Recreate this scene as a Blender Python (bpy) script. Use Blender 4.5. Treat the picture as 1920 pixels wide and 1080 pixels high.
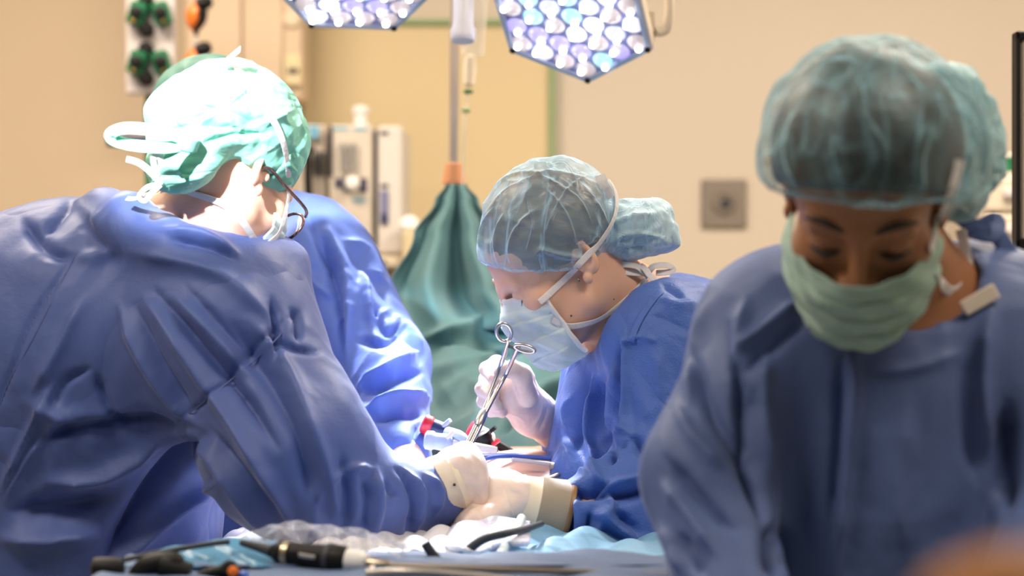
import bpy, math, random
import numpy as np
from mathutils import Vector, Matrix, Euler
from mathutils.bvhtree import BVHTree
try:
    import openvdb
except ImportError:
    bpy.utils.expose_bundled_modules()
    import openvdb

for _o in list(bpy.data.objects):
    bpy.data.objects.remove(_o)
C = bpy.context.scene.collection
SC = bpy.context.scene
random.seed(7)

# ------------------------------------------------------------------ camera
CAMZ = 1.30
FPX = 70.0 / 36.0 * 1920.0
cam_data = bpy.data.cameras.new('camera')
cam_data.lens = 70.0
cam_data.sensor_width = 36.0
cam_data.clip_start = 0.05
cam_data.clip_end = 60
cam_data.dof.use_dof = True
cam_data.dof.focus_distance = 2.50
cam_data.dof.aperture_fstop = 3.2
cam = bpy.data.objects.new('camera', cam_data)
cam.location = (0, 0, CAMZ)
cam.rotation_euler = (math.pi / 2, 0, 0)
C.objects.link(cam)
SC.camera = cam

# ------------------------------------------------------------------ colour management, world, lights
SC.view_settings.view_transform = 'Standard'
SC.view_settings.look = 'None'
SC.view_settings.gamma = 1.0
SC.view_settings.use_curve_mapping = False
SC.view_settings.exposure = 0.0
SC.cycles.max_bounces = 8
SC.cycles.transparent_max_bounces = 16
SC.cycles.caustics_reflective = False
SC.cycles.caustics_refractive = False
SC.cycles.sample_clamp_indirect = 6.0

world = bpy.data.worlds.new('world')
SC.world = world
world.use_nodes = True
world.node_tree.nodes['Background'].inputs[0].default_value = (1.0, 0.93, 0.86, 1)
world.node_tree.nodes['Background'].inputs[1].default_value = 0.08


def aim(loc, target):
    d = Vector(target) - Vector(loc)
    return d.to_track_quat('-Z', 'Y').to_euler()


def area(name, loc, target, sx, sy, power, color):
    l = bpy.data.lights.new(name, 'AREA')
    l.shape = 'RECTANGLE'
    l.size, l.size_y = sx, sy
    l.energy = power
    l.color = color
    o = bpy.data.objects.new(name, l)
    o.location = loc
    o.rotation_euler = aim(loc, target)
    C.objects.link(o)
    return o


def spot(name, loc, target, power, angle, blend, radius, color):
    l = bpy.data.lights.new(name, 'SPOT')
    l.energy = power
    l.spot_size = math.radians(angle)
    l.spot_blend = blend
    l.shadow_soft_size = radius
    l.color = color
    o = bpy.data.objects.new(name, l)
    o.location = loc
    o.rotation_euler = aim(loc, target)
    C.objects.link(o)
    return o


# warm ceiling panels of the operating theatre (their fixtures are built below)
CEIL = [(-1.2, 1.3), (1.2, 1.3), (-1.2, 3.6), (1.2, 3.6)]
for i_, (x_, y_) in enumerate(CEIL):
    area('ceiling_panel_light', (x_, y_, 2.93), (x_, y_, 0), 1.1, 0.55, 29 if y_ < 2 else 70, (1.0, 0.84, 0.66))
# cool surgical lamps: two modules of the lamp in view and the one above the left surgeon
FIELD = (-0.10, 2.47, 1.02)
LAMP_A = (0.093, 3.10, 1.7235)
LAMP_B = (-0.247, 3.10, 1.780)
spot('surgical_lamp_beam_right', (0.078, 3.06, 1.675), FIELD, 155, 34, 0.9, 0.05, (0.86, 0.90, 1.0))
spot('surgical_lamp_beam_left', (-0.238, 3.06, 1.735), FIELD, 125, 34, 0.9, 0.05, (0.86, 0.90, 1.0))
LAMP_C = (-0.62, 1.15, 2.02)
spot('surgical_lamp_beam_rear', LAMP_C, (-0.362, 2.42, 1.475), 500, 12.5, 0.5, 0.03, (0.95, 0.97, 1.0))

# ------------------------------------------------------------------ helpers
def V(px, py, Y):
    return Vector(((px - 960.0) / FPX * Y, Y, CAMZ + (540.0 - py) / FPX * Y))


def tag(o, label=None, cat=None, group=None, kind=None):
    if label: o['label'] = label
    if cat: o['category'] = cat
    if group: o['group'] = group
    if kind: o['kind'] = kind
    return o


def empty(name, loc, label, cat, group=None):
    o = bpy.data.objects.new(name, None)
    o.empty_display_size = 0.05
    o.location = loc
    C.objects.link(o)
    return tag(o, label, cat, group)


def wpos(o):
    p = Vector((0, 0, 0))
    while o is not None:
        p += o.location
        o = o.parent
    return p


def mesh_obj(name, verts, faces, mat, parent=None, smooth=True):
    me = bpy.data.meshes.new(name)
    verts = np.asarray(verts, dtype=np.float64)
    off = wpos(parent) if parent is not None else None
    if off is not None:
        verts = verts - np.array(off)[None, :]
    else:
        c = (verts.min(0) + verts.max(0)) / 2
        verts = verts - c[None, :]
    me.from_pydata(verts.tolist(), [], faces.tolist() if hasattr(faces, 'tolist') else faces)
    me.update()
    if smooth:
        me.polygons.foreach_set('use_smooth', np.ones(len(me.polygons), dtype=bool))
    if mat is not None:
        me.materials.append(mat)
    o = bpy.data.objects.new(name, me)
    if parent is not None:
        o.parent = parent
    else:
        o.location = c.tolist()
    C.objects.link(o)
    return o


def world_verts(o):
    me = o.data
    a = np.empty(len(me.vertices) * 3)
    me.vertices.foreach_get('co', a)
    return a.reshape(-1, 3) + np.array(wpos(o))[None, :]


def bvh_of(o):
    vs = world_verts(o)
    return BVHTree.FromPolygons([tuple(v) for v in vs], [tuple(p.vertices) for p in o.data.polygons])


CAMP = Vector((0, 0, CAMZ))


def hit(bvhs, px, py, off=0.0, Yd=None):
    """point of a surface seen at a pixel of the photograph (used only to fit straps and seams onto bodies)"""
    d = (V(px, py, 1.0) - CAMP).normalized()
    best = None
    for b in bvhs:
        r = b.ray_cast(CAMP, d)
        if r[0] is not None and (best is None or r[3] < best[3]):
            best = r
    if best is None:
        return (V(px, py, Yd if Yd else 2.5), -d)
    n = best[1]
    if n.dot(d) > 0: n = -n
    return (best[0] + n * off, n)


class MB:
    """collects simple solids into one mesh"""
    def __init__(s):
        s.v = []; s.f = []

    def add(s, v, f):
        n = len(s.v)
        s.v += [tuple(p) for p in v]
        s.f += [tuple(i + n for i in q) for q in f]
        return s

    def box(s, c, size, R=None, bev=0.0):
        x, y, z = [q / 2 for q in size]
        c = Vector(c)
        if bev > 0:
            b = min(bev, x * .95, y * .95, z * .95)
            pts = []; idx = {}
            for sx in (-1, 1):
                for sy in (-1, 1):
                    for sz in (-1, 1):
                        for a in range(3):
                            p = [sx * (x - b), sy * (y - b), sz * (z - b)]
                            p[a] = [sx * x, sy * y, sz * z][a]
                            idx[(sx, sy, sz, a)] = len(pts)
                            pts.append(Vector(p))
            f = []
            for a in range(3):
                o1, o2 = (a + 1) % 3, (a + 2) % 3
                for sg in (-1, 1):
                    q = []
                    for (u, w) in ((-1, -1), (1, -1), (1, 1), (-1, 1)):
                        k = [0, 0, 0]; k[a] = sg; k[o1] = u; k[o2] = w
                        q.append(idx[(k[0], k[1], k[2], a)])
                    f.append(q if sg > 0 else q[::-1])
                for u in (-1, 1):           # edges along axis a
                    for w in (-1, 1):
                        k1 = [0, 0, 0]; k2 = [0, 0, 0]
                        k1[a] = -1; k2[a] = 1
                        k1[o1] = k2[o1] = u; k1[o2] = k2[o2] = w
                        q = [idx[(*k1, o1)], idx[(*k2, o1)], idx[(*k2, o2)], idx[(*k1, o2)]]
                        f.append(q if u * w > 0 else q[::-1])
            for sx in (-1, 1):
                for sy in (-1, 1):
                    for sz in (-1, 1):
                        q = [idx[(sx, sy, sz, a)] for a in range(3)]
                        f.append(q if sx * sy * sz > 0 else q[::-1])
        else:
            pts = [Vector((sx * x, sy * y, sz * z)) for sx in (-1, 1) for sy in (-1, 1) for sz in (-1, 1)]
            f = [(0, 1, 3, 2), (4, 6, 7, 5), (0, 4, 5, 1), (2, 3, 7, 6), (0, 2, 6, 4), (1, 5, 7, 3)]
        if R is not None:
            pts = [R @ p for p in pts]
        return s.add([p + c for p in pts], f)

    def rings(s, rings, cap=True):
        n = len(rings[0])
        v = [p for r in rings for p in r]
        f = []
        for i in range(len(rings) - 1):
            for j in range(n):
                a, b = i * n + j, i * n + (j + 1) % n
                f.append((a, b, b + n, a + n))
        if cap:
            f.append(tuple(range(n))[::-1])
            f.append(tuple(range((len(rings) - 1) * n, len(rings) * n)))
        return s.add(v, f)

    def lathe(s, c, axis, prof, n=24):
        """prof: (distance along axis, radius)"""
        axis = Vector(axis).normalized()
        u = axis.orthogonal().normalized(); w = axis.cross(u)
        c = Vector(c)
        return s.rings([[c + axis * h + (u * math.cos(2 * math.pi * k / n) + w * math.sin(2 * math.pi * k / n)) * max(r, 1e-5)
                         for k in range(n)] for h, r in prof])

    def tube(s, pts, r, n=12, sub=6, flat=None, taper=None, up=None):
        """a tube, or a flat ribbon when flat=(width, thickness)"""
        pts = spline(pts, sub)
        rr = []
        prev = None
        for i, p in enumerate(pts):
            t = (pts[min(i + 1, len(pts) - 1)] - pts[max(i - 1, 0)])
            if t.length < 1e-9: t = Vector((0, 0, 1))
            t.normalize()
            if up is not None:
                uu = up[min(int(i / max(1, len(pts) - 1) * (len(up) - 1) + .5), len(up) - 1)] if isinstance(up, list) else up
                a = uu - t * uu.dot(t)
                if a.length < 1e-6: a = t.orthogonal()
            elif prev is None:
                a = t.orthogonal()
            else:
                a = prev - t * prev.dot(t)
                if a.length < 1e-6: a = t.orthogonal()
            a.normalize(); prev = a
            b = t.cross(a)
            k = taper(i / max(1, len(pts) - 1)) if taper else 1.0
            if flat:
                w, h = flat[0] / 2 * k, flat[1] / 2
                q = []
                for j in range(n):
                    an = 2 * math.pi * j / n
                    ca, sa = math.cos(an), math.sin(an)
                    q.append(p + b * (w * math.copysign(abs(ca) ** .5, ca)) + a * (h * math.copysign(abs(sa) ** .5, sa)))
            else:
                q = [p + (a * math.cos(2 * math.pi * j / n) + b * math.sin(2 * math.pi * j / n)) * r * k for j in range(n)]
            rr.append(q)
        return s.rings(rr)

    def build(s, name, mat, parent=None, smooth=False, bevel=0.0):
        o = mesh_obj(name, s.v, s.f, mat, parent, smooth)
        if smooth:
            try:
                o.data.set_sharp_from_angle(angle=math.radians(45))
            except Exception:
                pass
        if bevel:
            m = o.modifiers.new('bevel', 'BEVEL'); m.width = bevel; m.segments = 3; m.limit_method = 'ANGLE'
        return o


def spline(pts, sub=6):
    pts = [Vector(p) for p in pts]
    if len(pts) < 3 or sub <= 1:
        if len(pts) == 2 and sub > 1:
            return [pts[0].lerp(pts[1], k / sub) for k in range(sub + 1)]
        return pts
    out = []
    for i in range(len(pts) - 1):
        p0 = pts[max(i - 1, 0)]; p1 = pts[i]; p2 = pts[i + 1]; p3 = pts[min(i + 2, len(pts) - 1)]
        for k in range(sub):
            t = k / sub
            out.append(0.5 * ((2 * p1) + (p2 - p0) * t + (2 * p0 - 5 * p1 + 4 * p2 - p3) * t * t + (-p0 + 3 * p1 - 3 * p2 + p3) * t ** 3))
    out.append(pts[-1])
    return out


# ---- sculpting: smooth unions of rounded volumes turned into one continuous surface
def ell(c, r, R=None, k=0.02, op='u'):
    return ('e', np.array(c, float), np.array(r if hasattr(r, '__len__') else (r, r, r), float),
            None if R is None else np.array(R, float)[:3, :3], k, op)


def cone(a, b, ra, rb, k=0.02, op='u', flat=None):
    """tapered limb segment; flat=(direction, factor) squashes it along a direction"""
    return ('c', np.array(a, float), np.array(b, float), float(ra), float(rb), k, op, flat)


def chain(pts, radii, k=0.02, flat=None, op='u'):
    return [cone(pts[i], pts[i + 1], radii[i], radii[i + 1], k, op, flat) for i in range(len(pts) - 1)]


def plane(p, n, k=0.006):
    n = np.array(n, float); n /= np.linalg.norm(n)
    return ('p', np.array(p, float), n, k)


def sculpt(prims, vox, mat4=None):
    los, his = [], []
    for q in prims:
        if q[0] == 'e' and q[5] == 'u':
            m = q[2].max(); los.append(q[1] - m); his.append(q[1] + m)
        elif q[0] == 'c' and q[6] == 'u':
            m = max(q[3], q[4]); los.append(np.minimum(q[1], q[2]) - m); his.append(np.maximum(q[1], q[2]) + m)
    lo = np.min(los, 0) - 4 * vox; hi = np.max(his, 0) + 4 * vox
    n = np.ceil((hi - lo) / vox).astype(int) + 1
    BIG = 0.12
    D = np.full(n, BIG, np.float32)
    ax = [(lo[i] + vox * np.arange(n[i])).astype(np.float32) for i in range(3)]
    for q in prims:
        if q[0] == 'p':
            P = (ax[0][:, None, None] - q[1][0]) * q[2][0] + (ax[1][None, :, None] - q[1][1]) * q[2][1] + (ax[2][None, None, :] - q[1][2]) * q[2][2]
            k = q[3]
            h = np.clip(0.5 - 0.5 * (P - D) / k, 0, 1)
            D = (P * (1 - h) + D * h + k * h * (1 - h)).astype(np.float32)
            continue
        if q[0] == 'e':
            m = q[2].max() if q[3] is not None else q[2]; k = q[4]; op = q[5]
            a = q[1] - m - k - 2 * vox - .01; b = q[1] + m + k + 2 * vox + .01
        else:
            m = max(q[3], q[4]); k = q[5]; op = q[6]
            a = np.minimum(q[1], q[2]) - m - k - 2 * vox - .01; b = np.maximum(q[1], q[2]) + m + k + 2 * vox + .01
        i0 = np.clip(np.floor((a - lo) / vox).astype(int), 0, n); i1 = np.clip(np.ceil((b - lo) / vox).astype(int) + 1, 0, n)
        if np.any(i1 <= i0): continue
        X = ax[0][i0[0]:i1[0]][:, None, None] - q[1][0]
        Y = ax[1][i0[1]:i1[1]][None, :, None] - q[1][1]
        Z = ax[2][i0[2]:i1[2]][None, None, :] - q[1][2]
        if q[0] == 'e':
            r = q[2]
            if q[3] is not None:
                R = q[3].T      # world -> local
                x = R[0, 0] * X + R[0, 1] * Y + R[0, 2] * Z
                y = R[1, 0] * X + R[1, 1] * Y + R[1, 2] * Z
                z = R[2, 0] * X + R[2, 1] * Y + R[2, 2] * Z
            else:
                x, y, z = X, Y, Z
            k0 = np.sqrt((x / r[0]) ** 2 + (y / r[1]) ** 2 + (z / r[2]) ** 2)
            k1 = np.sqrt((x / r[0] ** 2) ** 2 + (y / r[1] ** 2) ** 2 + (z / r[2] ** 2) ** 2) + 1e-6
            d = k0 * (k0 - 1) / k1
        else:
            ba = q[2] - q[1]; L2 = max(ba.dot(ba), 1e-12)
            t = np.clip((X * ba[0] + Y * ba[1] + Z * ba[2]) / L2, 0, 1)
            dx = X - t * ba[0]; dy = Y - t * ba[1]; dz = Z - t * ba[2]
            s = dx * dx + dy * dy + dz * dz
            if q[7] is not None:
                fd = np.array(q[7][0], float); fd /= np.linalg.norm(fd)
                w = dx * fd[0] + dy * fd[1] + dz * fd[2]
                s = s + w * w * (1 / q[7][1] ** 2 - 1)
                d = (np.sqrt(s) - (q[3] + (q[4] - q[3]) * t))
            else:
                d = np.sqrt(s) - (q[3] + (q[4] - q[3]) * t)
        A = D[i0[0]:i1[0], i0[1]:i1[1], i0[2]:i1[2]]
        if op == 'u':
            h = np.clip(0.5 + 0.5 * (d - A) / k, 0, 1)
            out = d * (1 - h) + A * h - k * h * (1 - h)
        else:
            d = -d
            h = np.clip(0.5 - 0.5 * (d - A) / k, 0, 1)
            out = d * (1 - h) + A * h + k * h * (1 - h)
        D[i0[0]:i1[0], i0[1]:i1[1], i0[2]:i1[2]] = np.minimum(out, BIG)
    D[0, :, :] = D[-1, :, :] = BIG; D[:, 0, :] = D[:, -1, :] = BIG; D[:, :, 0] = D[:, :, -1] = BIG
    g = openvdb.FloatGrid(BIG)
    g.copyFromArray(D)
    v, t, f = g.convertToPolygons(0.0, 0.0)
    v = v.astype(np.float64) * vox + lo
    # keep the largest shell orientation outward
    a, b, c, d = v[f[:, 0]], v[f[:, 1]], v[f[:, 2]], v[f[:, 3]]
    vol = np.einsum('ij,ij->i', a, np.cross(b, c)).sum() + np.einsum('ij,ij->i', a, np.cross(c, d)).sum()
    if vol < 0: f = f[:, ::-1]
    if mat4 is not None:
        M = np.array(mat4)
        v = v @ M[:3, :3].T + M[:3, 3]
    return v, f


def merge(*vf):
    vs, fs, n = [], [], 0
    for v, f in vf:
        vs.append(v); fs.append(np.asarray(f) + n); n += len(v)
    return np.vstack(vs), np.vstack(fs)


def subdivide(v, f):
    me = bpy.data.meshes.new('t'); me.from_pydata(v.tolist(), [], f.tolist()); me.update()
    o = bpy.data.objects.new('t', me); C.objects.link(o)
    m = o.modifiers.new('s', 'SUBSURF'); m.levels = 1; m.render_levels = 1
    dg = bpy.context.evaluated_depsgraph_get(); dg.update()
    e = o.evaluated_get(dg); em = e.to_mesh()
    a = np.empty(len(em.vertices) * 3); em.vertices.foreach_get('co', a)
    q = np.empty(len(em.loops), dtype=np.int64); em.loops.foreach_get('vertex_index', q)
    e.to_mesh_clear()
    bpy.data.objects.remove(o); bpy.data.meshes.remove(me)
    return a.reshape(-1, 3), q.reshape(-1, 4)


def normals(v, f):
    n = np.cross(v[f[:, 2]] - v[f[:, 0]], v[f[:, 3]] - v[f[:, 1]])
    N = np.zeros_like(v)
    for i in range(4):
        np.add.at(N, f[:, i], n)
    return N / (np.linalg.norm(N, axis=1, keepdims=True) + 1e-12)


_P = np.random.RandomState(3).rand(64, 64, 64).astype(np.float64) * 2 - 1


def noise(p):
    """smooth value noise, about -1..1, one cell per unit"""
    i = np.floor(p).astype(int); t = p - i
    t = t * t * (3 - 2 * t)
    o = 0
    for a in (0, 1):
        for b in (0, 1):
            for c in (0, 1):
                w = (t[:, 0] if a else 1 - t[:, 0]) * (t[:, 1] if b else 1 - t[:, 1]) * (t[:, 2] if c else 1 - t[:, 2])
                o = o + w * _P[(i[:, 0] + a) % 64, (i[:, 1] + b) % 64, (i[:, 2] + c) % 64]
    return o


def fnoise(p, octaves=3):
    s = 0; a = 1.0
    for k in range(octaves):
        s = s + a * noise(p * 2 ** k + 17.3 * k); a *= .5
    return s


def proj(v):
    return np.stack([960 + v[:, 0] / v[:, 1] * FPX, 540 - (v[:, 2] - CAMZ) / v[:, 1] * FPX], 1)


def fold(v, N, folds, ymax=None, gain=1.3):
    """press creases into cloth: each fold is a path, a width and a height; works on the near side of the cloth"""
    P = proj(v)
    w8 = np.clip(-N[:, 1] * 2.0 + 0.35, 0, 1)
    if ymax is not None:
        w8 = w8 * (v[:, 1] < ymax)
    out = np.zeros(len(v))
    for pts, w, amp in folds:
        pts = np.array(pts, float)
        if len(pts) > 2:
            pts = np.array([[q.x, q.y] for q in spline([(a, b, 0) for a, b in pts], 4)])
        lo = pts.min(0) - 3 * w; hi = pts.max(0) + 3 * w
        m = np.where((P[:, 0] > lo[0]) & (P[:, 0] < hi[0]) & (P[:, 1] > lo[1]) & (P[:, 1] < hi[1]))[0]
        if len(m) == 0: continue
        q = P[m]
        seg = np.linalg.norm(np.diff(pts, axis=0), axis=1); cum = np.concatenate([[0], np.cumsum(seg)])
        best = np.full(len(m), 1e9); tt = np.zeros(len(m))
        for i in range(len(pts) - 1):
            ab = pts[i + 1] - pts[i]; L2 = ab @ ab + 1e-9
            t = np.clip(((q - pts[i]) @ ab) / L2, 0, 1)
            d = np.linalg.norm(q - pts[i] - t[:, None] * ab, axis=1)
            b = d < best
            best[b] = d[b]; tt[b] = (cum[i] + t[b] * seg[i]) / cum[-1]
        tap = np.clip(np.minimum(tt, 1 - tt) * 4 + .15, 0, 1)
        g = np.exp(-np.power(best / (w * (0.6 + 0.4 * tap)), 1.6))
        out[m] += gain * amp * g * tap
    return v + N * (out * w8)[:, None]


def headframe(px, py, Y, yaw, pitch, roll=0.0, s=1.0):
    R = Matrix.Rotation(math.radians(yaw), 4, 'Z') @ Matrix.Rotation(math.radians(pitch), 4, 'X') @ Matrix.Rotation(math.radians(roll), 4, 'Y')
    return Matrix.Translation(V(px, py, Y)) @ R @ Matrix.Scale(s, 4)


def head_prims(ears=True, slim=1.0):
    k = .018
    p = [ell((0, .006, .045), (.073, .089, .086), k=k),
         ell((0, -.046, -.028), (.058, .050, .078), k=.03),
         ell((0, -.050, .045), (.058, .040, .048), k=.025),
         cone((-.047, -.008, -.055), (-.014, -.072, -.094), .019, .016, .03),
         cone((.047, -.008, -.055), (.014, -.072, -.094), .019, .016, .03),
         ell((0, -.076, -.096), (.020, .016, .016), k=.018),
         ell((-.043, -.062, -.018), (.022, .022, .020), k=.02),
         ell((.043, -.062, -.018), (.022, .022, .020), k=.02),
         cone((-.040, -.080, .022), (-.010, -.090, .018), .009, .009, .014),
         cone((.040, -.080, .022), (.010, -.090, .018), .009, .009, .014)]
    for s in (-1, 1):
        p.append(ell((s * .032, -.101, .004), (.017, .014, .0125), k=.012, op='s'))
    for s in (-1, 1):
        p.append(ell((s * .032, -.079, .003), (.0145, .0125, .0120), k=.004))
        p.append(cone((s * .019, -.0885, -.0015), (s * .045, -.081, -.0005), .0022, .0022, .003))   # closed lid edge
    p += [cone((0, -.092, .014), (0, -.110, -.026), .0075, .0095, .010),
          ell((-.0115, -.1015, -.032), (.0085, .010, .0075), k=.008),
          ell((.0115, -.1015, -.032), (.0085, .010, .0075), k=.008),
          cone((-.016, -.0915, -.058), (.016, -.0915, -.058), .0055, .0055, .007),
          cone((-.014, -.0895, -.068), (.014, -.0895, -.068), .0065, .0065, .006)]
    if ears:
        for s in (-1, 1):
            x = s * .0735
            p.append(ell((x, .018, .004), (.0078, .017, .029), Matrix.Rotation(math.radians(s * -18), 3, 'Z') @ Matrix.Rotation(math.radians(12), 3, 'X'), k=.008))
            p.append(ell((x + s * .0085, .016, .006), (.006, .0105, .019), k=.004, op='s'))
            p.append(cone((x + s * .004, .027, .022), (x + s * .004, .030, -.006), .0035, .0030, .004))
            p.append(ell((x + s * .001, .008, -.024), (.0050, .0065, .0085), k=.005))
            p.append(ell((x + s * .002, .004, -.002), (.004, .004, .006), k=.004))
    return p


def to_local(M, p):
    return M.inverted() @ Vector(p)


# ------------------------------------------------------------------ materials
def nodemat(name):
    m = bpy.data.materials.new(name); m.use_nodes = True
    nt = m.node_tree
    return m, nt, nt.nodes['Principled BSDF'], nt.nodes['Material Output']


def mat(name, col, rough=.5, metal=0.0, spec=.5, emit=None, estr=0, coat=0, bump=None, var=0.0, alpha=1.0, trans=0.0, sss=0.0):
    m, nt, b, out = nodemat(name)
    b.inputs['Base Color'].default_value = (*col, 1)
    b.inputs['Roughness'].default_value = rough
    b.inputs['Metallic'].default_value = metal
    b.inputs['Specular IOR Level'].default_value = spec
    b.inputs['Coat Weight'].default_value = coat
    b.inputs['Alpha'].default_value = alpha
    b.inputs['Transmission Weight'].default_value = trans
    if sss:
        b.inputs['Subsurface Weight'].default_value = sss
        b.inputs['Subsurface Radius'].default_value = (1, .35, .2)
        b.inputs['Subsurface Scale'].default_value = .006
    if emit:
        b.inputs['Emission Color'].default_value = (*emit, 1)
        b.inputs['Emission Strength'].default_value = estr
    tc = nt.nodes.new('ShaderNodeTexCoord')
    if var:
        nz = nt.nodes.new('ShaderNodeTexNoise'); nz.inputs['Scale'].default_value = 9; nz.inputs['Detail'].default_value = 4
        nt.links.new(tc.outputs['Object'], nz.inputs['Vector'])
        mx = nt.nodes.new('ShaderNodeMix'); mx.data_type = 'RGBA'
        mx.inputs['A'].default_value = (*[c * (1 - var) for c in col], 1)
        mx.inputs['B'].default_value = (*[min(1, c * (1 + var)) for c in col], 1)
        nt.links.new(nz.outputs['Fac'], mx.inputs['Factor'])
        nt.links.new(mx.outputs['Result'], b.inputs['Base Color'])
    if bump:
        nz = nt.nodes.new('ShaderNodeTexNoise'); nz.inputs['Scale'].default_value = bump[0]; nz.inputs['Detail'].default_value = 5
        nt.links.new(tc.outputs['Object'], nz.inputs['Vector'])
        bp = nt.nodes.new('ShaderNodeBump'); bp.inputs['Strength'].default_value = bump[1]; bp.inputs['Distance'].default_value = bump[2]
        nt.links.new(nz.outputs['Fac'], bp.inputs['Height'])
        nt.links.new(bp.outputs['Normal'], b.inputs['Normal'])
    return m


def math_node(nt, op, a, b=None, clamp=False):
    n = nt.nodes.new('ShaderNodeMath'); n.operation = op; n.use_clamp = clamp
    for i, q in enumerate((a, b)):
        if q is None: continue
        if hasattr(q, 'links') or hasattr(q, 'is_linked'): nt.links.new(q, n.inputs[i])
        else: n.inputs[i].default_value = q
    return n.outputs[0]


def cloth(name, col, rough=.55, crease=.35, scale=14, weave=900, transl=.15, sheen=.3, stretch=(1, 1, 1), wv=.12, spec=.4, cdist=.006):
    """non-woven drape fabric: crisp creases, faint embossed weave, a little light through it"""
    m, nt, b, out = nodemat(name)
    b.inputs['Base Color'].default_value = (*col, 1)
    b.inputs['Roughness'].default_value = rough
    b.inputs['Specular IOR Level'].default_value = spec
    b.inputs['Sheen Weight'].default_value = sheen
    b.inputs['Sheen Roughness'].default_value = .4
    b.inputs['Sheen Tint'].default_value = (*[min(1, .55 + .45 * c) for c in col], 1)
    tc = nt.nodes.new('ShaderNodeTexCoord')
    mp = nt.nodes.new('ShaderNodeMapping'); mp.inputs['Scale'].default_value = stretch
    nt.links.new(tc.outputs['Object'], mp.inputs['Vector'])
    nd = nt.nodes.new('ShaderNodeTexNoise'); nd.inputs['Scale'].default_value = scale * .5; nd.inputs['Detail'].default_value = 2
    nt.links.new(mp.outputs[0], nd.inputs['Vector'])
    add = nt.nodes.new('ShaderNodeVectorMath'); add.operation = 'MULTIPLY_ADD'
    nt.links.new(nd.outputs['Color'], add.inputs[0]); add.inputs[1].default_value = (.12, .12, .12); nt.links.new(mp.outputs[0], add.inputs[2])
    vo = nt.nodes.new('ShaderNodeTexVoronoi'); vo.feature = 'F1'; vo.distance = 'MANHATTAN'; vo.inputs['Scale'].default_value = scale
    nt.links.new(add.outputs[0], vo.inputs['Vector'])
    v2 = nt.nodes.new('ShaderNodeTexNoise'); v2.inputs['Scale'].default_value = scale * 1.3; v2.inputs['Detail'].default_value = 6; v2.inputs['Roughness'].default_value = .55
    nt.links.new(add.outputs[0], v2.inputs['Vector'])
    v3 = nt.nodes.new('ShaderNodeTexNoise'); v3.inputs['Scale'].default_value = scale * .42; v3.inputs['Detail'].default_value = 3; v3.inputs['Distortion'].default_value = .7
    nt.links.new(mp.outputs[0], v3.inputs['Vector'])
    rdg = math_node(nt, 'MULTIPLY', math_node(nt, 'ABSOLUTE', math_node(nt, 'SUBTRACT', v3.outputs['Fac'], .5)), 7.0)
    hgt = math_node(nt, 'ADD', math_node(nt, 'ADD', math_node(nt, 'MULTIPLY', vo.outputs['Distance'], .5), math_node(nt, 'MULTIPLY', v2.outputs['Fac'], .7)), rdg)
    bp = nt.nodes.new('ShaderNodeBump'); bp.inputs['Strength'].default_value = crease; bp.inputs['Distance'].default_value = cdist
    nt.links.new(hgt, bp.inputs['Height'])
    wv2 = nt.nodes.new('ShaderNodeTexVoronoi'); wv2.inputs['Scale'].default_value = weave
    nt.links.new(tc.outputs['Object'], wv2.inputs['Vector'])
    bp2 = nt.nodes.new('ShaderNodeBump'); bp2.inputs['Strength'].default_value = wv; bp2.inputs['Distance'].default_value = .0006
    nt.links.new(wv2.outputs['Distance'], bp2.inputs['Height']); nt.links.new(bp.outputs[0], bp2.inputs['Normal'])
    nt.links.new(bp2.outputs[0], b.inputs['Normal'])
    if transl:
        tr = nt.nodes.new('ShaderNodeBsdfTranslucent'); tr.inputs['Color'].default_value = (*col, 1)
        nt.links.new(bp2.outputs[0], tr.inputs['Normal'])
        mx = nt.nodes.new('ShaderNodeMixShader'); mx.inputs[0].default_value = transl
        nt.links.new(b.outputs[0], mx.inputs[1]); nt.links.new(tr.outputs[0], mx.inputs[2])
        nt.links.new(mx.outputs[0], out.inputs['Surface'])
    return m


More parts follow.
